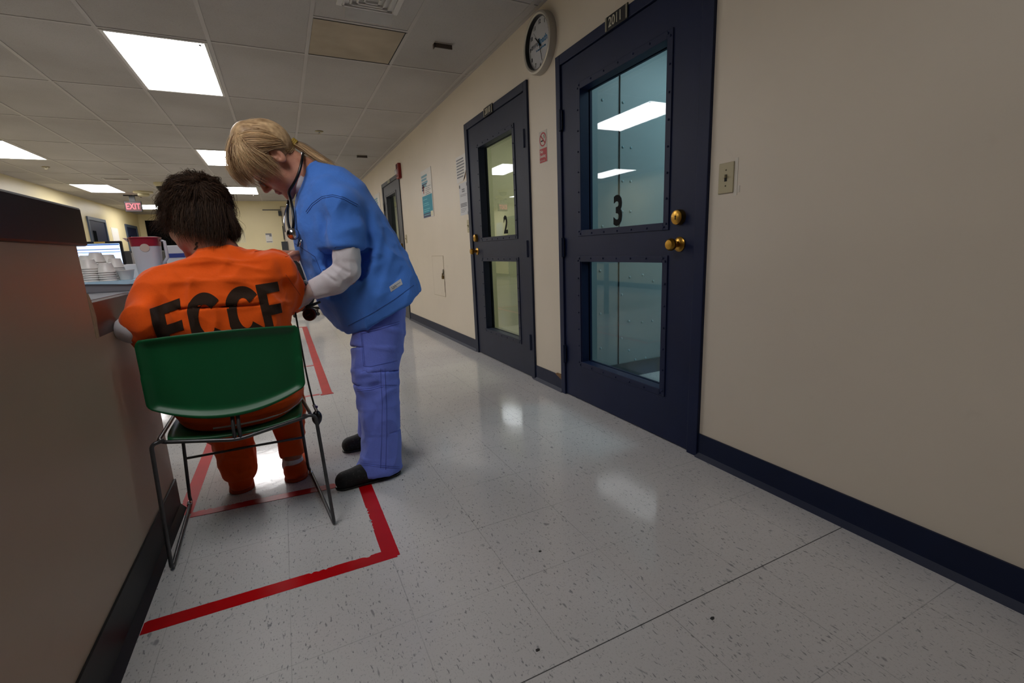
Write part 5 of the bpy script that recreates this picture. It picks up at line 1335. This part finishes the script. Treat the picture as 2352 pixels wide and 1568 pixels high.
def tr_disp(V):
    dz = (V[:, 2] < .75)
    a = (folds(V, (.45, 0, 1), 14, 2.6, .5, 12)*.0055+folds(V, (1, 0, .9), 13, 2.5, .6, 13)*.005+vnoise(V*14)*.003)*dz
    for p0, p1, r, amp in (((812, 875), (850, 855), .010, .014), ((822, 895), (870, 885), .010, -.012), ((815, 860), (830, 850), .012, -.008), ((840, 900), (850, 990), .012, .008), ((862, 930), (858, 1060), .010, -.006), ((880, 880), (890, 1060), .012, .006)):
        A, B = at(*p0, YN-.07), at(*p1, YN-.07); ab = B-A; tt = np.clip(((V-A)@ab)/(ab@ab), 0, 1); q = V-A-tt[:, None]*ab; q[:, 1] *= .3
        a = a+amp*np.exp(-(np.linalg.norm(q, axis=1)/r)**2*.6)
    return a
ntr = soft('trousers', nurse_trousers, (.14, 1.88, .0), (.60, 2.48, .86), .0048, BLUE2, t, tr_disp, 2)
ntt = bvh(ntr)
for pts in ([(829, 762), (835, 840), (850, 842), (912, 828)], [(832, 765), (838, 838)], [(829, 762), (870, 752), (917, 738)], [(829, 767), (870, 757), (917, 743)], [(820, 894), (850, 892), (880, 884), (912, 884)], [(820, 898), (850, 896), (880, 888)], [(874, 846), (878, 930), (877, 1000), (874, 1075)], [(884, 846), (888, 930), (888, 1000), (886, 1078)], [(822, 1062), (870, 1068), (917, 1072)], [(822, 1066), (870, 1072), (917, 1076)]):
    seam(ntt, pts, BST2, ntr, r=.0009)
# shoes
SHOE = NT('black_patterned_shoe'); p_ = SHOE.pos(); k_ = SHOE.ramp(SHOE.noise(p_, 110, 3, .7), .56, .66)
SHOE.l(SHOE.mix(SHOE.math('MULTIPLY', k_, .6), lin('0b0b0c'), lin('3a3a3c')), SHOE.b.inputs['Base Color']); SHOE.b.inputs['Roughness'].default_value = .75; SHOE = SHOE.m
for (hx, hy, tx, ty) in ((.335, 2.0, .130, 1.985), (.395, 2.375, .20, 2.375)):
    f = lambda P: smax(smin(chain(P, [(hx, hy, .043), ((hx*2+tx)/3, (hy*2+ty)/3, .043), ((hx+2*tx)/3, (hy+2*ty)/3, .036), (tx, ty, .03)], [.036, .040, .043, .040], .012), cone(P, (hx, hy, .05), (hx-.015, hy, .085), .036, .034), .01), .004-P[:, 2], .003)
    s_ = soft('shoe', f, (tx-.08, hy-.09, -.01), (hx+.08, hy+.09, .14), .0042, SHOE, t, None, 1)
    soft('sole', lambda P: smax(chain(P, [(hx, hy, .005), ((hx+tx)/2, (hy+ty)/2, .005), (tx, ty, .005)], [.037, .041, .041], .012), np.abs(P[:, 2]-.0055)-.005, .002), (tx-.08, hy-.09, -.01), (hx+.08, hy+.09, .04), .004, BLACKRUB, s_, None, 1)
# glasses
b = MB(); L_ = lambda x, y, z: hc2+M2@(np.array([x, y, z])*S2)
for sx in (-1, 1):
    b.tube([L_(sx*.032+.021*math.cos(a), .1015, -.008+.0155*math.sin(a)) for a in np.linspace(0, 2*math.pi, 25)], .0013, 6)
    b.tube([L_(sx*.053, .1, -.004), L_(sx*.072, .085, -.002), L_(sx*.079, .03, .002), L_(sx*.081, -.01, .006), L_(sx*.080, -.025, -.004)], .0013, 6)
b.tube([L_(-.011, .102, -.006), L_(0, .106, -.003), L_(.011, .102, -.006)], .0013, 6); gl = b.build('glasses', BLACKPL, t, smooth=True)
b = MB()
for sx in (-1, 1): b.add([L_(sx*.032+.02*math.cos(a), .1015, -.008+.0145*math.sin(a)) for a in np.linspace(0, 2*math.pi, 21)[:-1]]+[L_(sx*.032+.02*math.cos(a), .1022, -.008+.0145*math.sin(a)) for a in np.linspace(0, 2*math.pi, 21)[:-1]], [tuple(range(20)), tuple(range(39, 19, -1))]+[(i, (i+1) % 20, 20+(i+1) % 20, 20+i) for i in range(20)])
b.build('lens', glass_mat('spectacle_lens', 'e8ece8'), gl)
# brows and closed lids read dark
b = MB()
for sx in (-1, 1):
    b.tube([L_(sx*.014, .098, .027), L_(sx*.03, .096, .032), L_(sx*.046, .082, .028)], [.0022, .0026, .0012], 6)
b.build('eyebrow', mat('brow_brown', '5a4630', .8), t, smooth=True)
b = MB()
for sx in (-1, 1): b.tube([L_(sx*.020, .0895, .002), L_(sx*.031, .0915, -.001), L_(sx*.042, .086, .001)], .0014, 6)
b.build('eyelash', mat('lash_dark', '1c1512', .7), t, smooth=True)
# hair
def nurse_cap(P):
    q = ((P-hc2.astype(np.float32))@M2.astype(np.float32))/S2; s = np.stack([np.abs(q[:, 0]), q[:, 1], q[:, 2]], 1)
    d = ell(q, (0, -.015, .052), (.086, .106, .100)); d = smax(d, q[:, 1]-.055-.45*(q[:, 2]-.06), .02)
    d = smax(d, -(q[:, 2]+.035+.0*q[:, 1]), .02); d = smax(d, -ell(s, (.09, .0, -.03), (.04, .036, .05)), .012)
    d = smin(d, ell(P, at(566, 322, YC), (.052, .076, .055)), .03); d = smin(d, ell(P, at(562, 305, YC), (.034, .06, .034)), .02)
    return d*1.0
cap2 = mesh_sdf(nurse_cap, hc2-.2, hc2+.2, .005)
def near_far(gs):
    N_ = [[at(u, v, YC+dy) for u, v, dy in g] for g in gs]; return N_, [[V3(p[0], 2*YC-p[1], p[2]) for p in g] for g in N_]
back = [[(545, 306, 0), (556, 284, 0), (590, 277, 0), (632, 296, 0), (669, 322, 0)], [(543, 308, -.04), (560, 290, -.05), (595, 285, -.06), (635, 303, -.055), (669, 325, -.012)], [(541, 315, -.07), (565, 303, -.085), (600, 301, -.092), (636, 314, -.08), (669, 327, -.018)],
        [(536, 328, -.08), (565, 322, -.1), (600, 321, -.108), (634, 325, -.095), (670, 329, -.02)], [(548, 340, -.09), (575, 337, -.105), (605, 336, -.112), (635, 333, -.1), (670, 331, -.02)], [(600, 352, -.1), (615, 344, -.105), (632, 339, -.1), (650, 338, -.08), (671, 333, -.015)]]
N1, F1 = near_far(back)
nape = [[(650, 338, -.075), (660, 338, -.05), (671, 331, -.01)], [(662, 350, -.06), (670, 345, -.04), (672, 333, -.01)], [(678, 352, -.03), (678, 344, -.02), (672, 333, -.005)]]
N4, F4 = near_far(nape)
fringe = [[(545, 300, 0), (528, 325, 0), (522, 355, 0), (527, 392, 0), (544, 414, 0), (564, 424, -.01)], [(545, 302, -.04), (530, 328, -.06), (526, 358, -.075), (534, 392, -.07), (550, 412, -.06), (570, 424, -.05)], [(546, 308, -.065), (540, 332, -.09), (545, 360, -.105), (556, 386, -.1), (570, 402, -.09), (586, 414, -.075)],
          [(550, 314, -.08), (556, 336, -.105), (572, 358, -.115), (594, 380, -.11), (612, 393, -.095), (630, 402, -.085)], [(556, 322, -.085), (572, 340, -.11), (592, 355, -.118), (616, 374, -.11), (640, 394, -.1), (652, 406, -.095)], [(566, 332, -.09), (585, 344, -.112), (605, 354, -.118), (622, 364, -.112), (632, 372, -.108), (640, 380, -.105)]]
N2_, F2_ = near_far(fringe)
tail = [[(672, 326, 0), (695, 330, -.005), (722, 346, -.01), (752, 368, -.03), (780, 386, -.04)], [(672, 329, -.014), (695, 342, -.02), (720, 362, -.03), (750, 376, -.045), (784, 392, -.05)], [(672, 331, 0), (694, 346, -.01), (716, 364, -.02), (742, 376, -.03), (768, 383, -.04)], [(672, 330, .014), (695, 338, .01), (722, 354, .0), (750, 370, -.015), (776, 384, -.03)]]
N3, _ = near_far(tail)
loose = [[(560, 345, -.108), (590, 362, -.12), (622, 386, -.115), (650, 408, -.1)], [(570, 372, -.1), (600, 392, -.1), (622, 402, -.09), (640, 406, -.085)]]
loose += [[(552, 395, -.08), (566, 412, -.075), (584, 425, -.06), (606, 433, -.05)]]
N5, _ = near_far(loose)
strands('hair', [(N1, 1250, .0032, .0007, .0015), (F1, 650, .0035, .0008, .0015), (N2_, 1000, .0052, .0007, .0045), (F2_, 600, .004, .0008, .002), (N3, 520, .0035, .0007, .002), (N4, 200, .003, .0006, .001), (F4, 120, .003, .0006, .001), (N5, 90, .004, .0005, .002),
                 ([[at(548, 300, YC), at(560, 276, YC-.01), at(590, 271, YC), at(625, 290, YC)], [at(540, 305, YC-.03), at(556, 280, YC-.04), at(595, 276, YC-.04), at(635, 296, YC-.03)]], 14, .004, .0003, .004)], BLOND, t, cap2, .42, 21)
a = at(670, 325, YC-.004); c = at(678, 331, YC-.004)
b = MB()
for k in range(3): p = a+(c-a)*(k*.45); b.tube([p+(-.5*.006+k*0)*_n(c-a), p+.5*.006*_n(c-a)], [.0175, .0175], 18)
b.build('hair_tie', mat('yellow_hair_tie', 'a88a35', .6), t, smooth='auto')

# ================================================================== stethoscope, pressure cuff
t = thing('stethoscope', 'black stethoscope with chrome chest piece hung round the neck of the woman in scrubs', 'stethoscope', tuple(float(q) for q in at(672, 540, 2.12)))
loop = [at(666, 452, 2.13), at(662, 440, 2.10), at(674, 424, 2.085), at(686, 400, 2.075), at(693, 372, 2.085), at(696, 352, 2.13), at(696, 348, 2.19), at(694, 362, 2.25), at(684, 400, 2.26), at(668, 440, 2.22), at(660, 470, 2.17), at(660, 510, 2.13), at(668, 532, 2.10)]
MB().tube(smooth_path(loop, 3), .0056, 10).build('tubing', BLACKRUB, t, smooth=True)
MB().tube(smooth_path([at(666, 452, 2.13), at(672, 480, 2.08), at(675, 510, 2.06), at(672, 532, 2.07)], 2), .0056, 10).build('tubing', BLACKRUB, t, smooth=True)
MB().tube(smooth_path([at(660, 470, 2.14), at(654, 488, 2.10), at(652, 515, 2.08), at(655, 533, 2.08)], 2), .0024, 8).build('ear_tube', CHROME, t, smooth=True)
cp = at(673, 537, 2.055); R_ = Matrix(((.85, 0, -.52, cp[0]), (0, 1, 0, cp[1]), (.52, 0, .85, cp[2]), (0, 0, 0, 1))) @ Matrix.Rotation(math.pi/2, 4, 'X')
MB().lathe([(.001, -.010), (.019, -.010), (.021, -.007), (.021, .004), (.015, .010), (.006, .014), (.001, .0145)], 32, R_).build('chest_piece', CHROME, t, smooth='auto')
MB().lathe([(.0212, -.011), (.0228, -.008), (.0228, -.004), (.0212, -.003)], 32, R_).build('rim', BLACKRUB, t, smooth='auto')
# blood-pressure cuff
t = thing('blood_pressure_cuff', 'black blood pressure cuff with dial gauge and bulb on the seated person\'s right arm', 'pressure cuff', (.05, 2.07, .83))
MB().tube([(.028, 2.035, .835), (.034, 2.06, .83), (.042, 2.10, .82), (.046, 2.125, .812)], [.060, .0665, .0655, .058], 28).build('cuff', cloth_mat('black_nylon', '0d0d10', .2), t, smooth='auto')
MB().tube(smooth_path([at(688, 600, 2.02), at(697, 622, 2.0), at(706, 648, 1.985)], 2), .0022, 8).build('white_tube', mat('grey_white_tube', 'a9a9ad', .4), t, smooth=True)
g = at(710, 722, 2.0); gr = .0255
GM = T(float(g[0]), float(g[1]), float(g[2])) @ Matrix.Rotation(math.radians(-24), 4, 'Z') @ Matrix.Rotation(math.pi/2, 4, 'X')
gb = MB().lathe([(.001, -.022), (gr*.8, -.022), (gr, -.014), (gr, .0), (gr-.0025, .0), (gr-.0025, -.003), (.001, -.003)], 36, GM).build('gauge', BLACKPL, t, smooth='auto')
MB().lathe([(gr-.0006, -.0005), (gr+.0004, .0008), (gr-.0022, .0008), (gr-.0026, -.0005)], 36, GM, cap=False).build('bezel', mat('rosy_metal', '7d4f48', .3, metal=.7), gb, smooth=True)
b = MB()
for k in range(16):
    a = math.radians(-225+270*k/15)
    b.prism([(gr*.62*math.cos(a)-.0004*math.sin(a), gr*.62*math.sin(a)+.0004*math.cos(a)), (gr*.62*math.cos(a)+.0004*math.sin(a), gr*.62*math.sin(a)-.0004*math.cos(a)), (gr*.8*math.cos(a)+.0004*math.sin(a), gr*.8*math.sin(a)-.0004*math.cos(a)), (gr*.8*math.cos(a)-.0004*math.sin(a), gr*.8*math.sin(a)+.0004*math.cos(a))], GM @ T(0, 0, -.0029), .0004)
b.prism([(-.001, -.004), (.001, -.004), (.0004, .014), (-.0004, .014)], GM @ Matrix.Rotation(2.0, 4, 'Z') @ T(0, 0, -.0024), .0004)
b.build('dial_marks', mat('dial_red', '9c4440', .5), gb)
c0 = at(709, 704, 2.01); MB().tube([g+V3(0, .008, .02), c0], [.0115, .0125], 14).build('gauge_neck', BLACKRUB, t, smooth='auto')
c1, c2 = at(690, 700, 2.015), at(735, 693, 2.03); MB().tube([c1, c0, c2], [.0065, .0075, .005], 12).build('connector', BLACKPL, t, smooth='auto')
hose = [at(688, 694, 2.01), at(676, 704, 1.99), at(684, 750, 1.96), at(694, 805, 1.93), at(703, 855, 1.90), at(713, 900, 1.87), at(722, 932, 1.85)]
MB().tube(smooth_path(hose, 3), .0033, 10).build('hose', BLACKRUB, t, smooth=True)
v0 = at(722, 932, 1.85); v1 = at(727, 943, 1.85); e = at(729, 975, 1.85)
MB().tube([v0-(v1-v0)*.3, v1], [.0055, .006], 12).build('valve', CHROME, t, smooth='auto')
kn = at(727, 934, 1.84); MB().lathe([(.0045, -.004), (.005, 0), (.0045, .004)], 12, T(float(kn[0]), float(kn[1]), float(kn[2])) @ Matrix.Rotation(math.pi/2, 4, 'X')).build('valve_knob', mat('violet_metal', '4a3f7a', .3, metal=.5), t, smooth='auto')
pts = [v1+(e-v1)*s for s in np.linspace(0, 1.15, 12)]; rs = [.006, .012, .0155, .0175, .0185, .0185, .0175, .016, .013, .009, .006, .005]
MB().tube(pts, rs, 20).build('bulb', BLACKRUB, t, smooth=True)
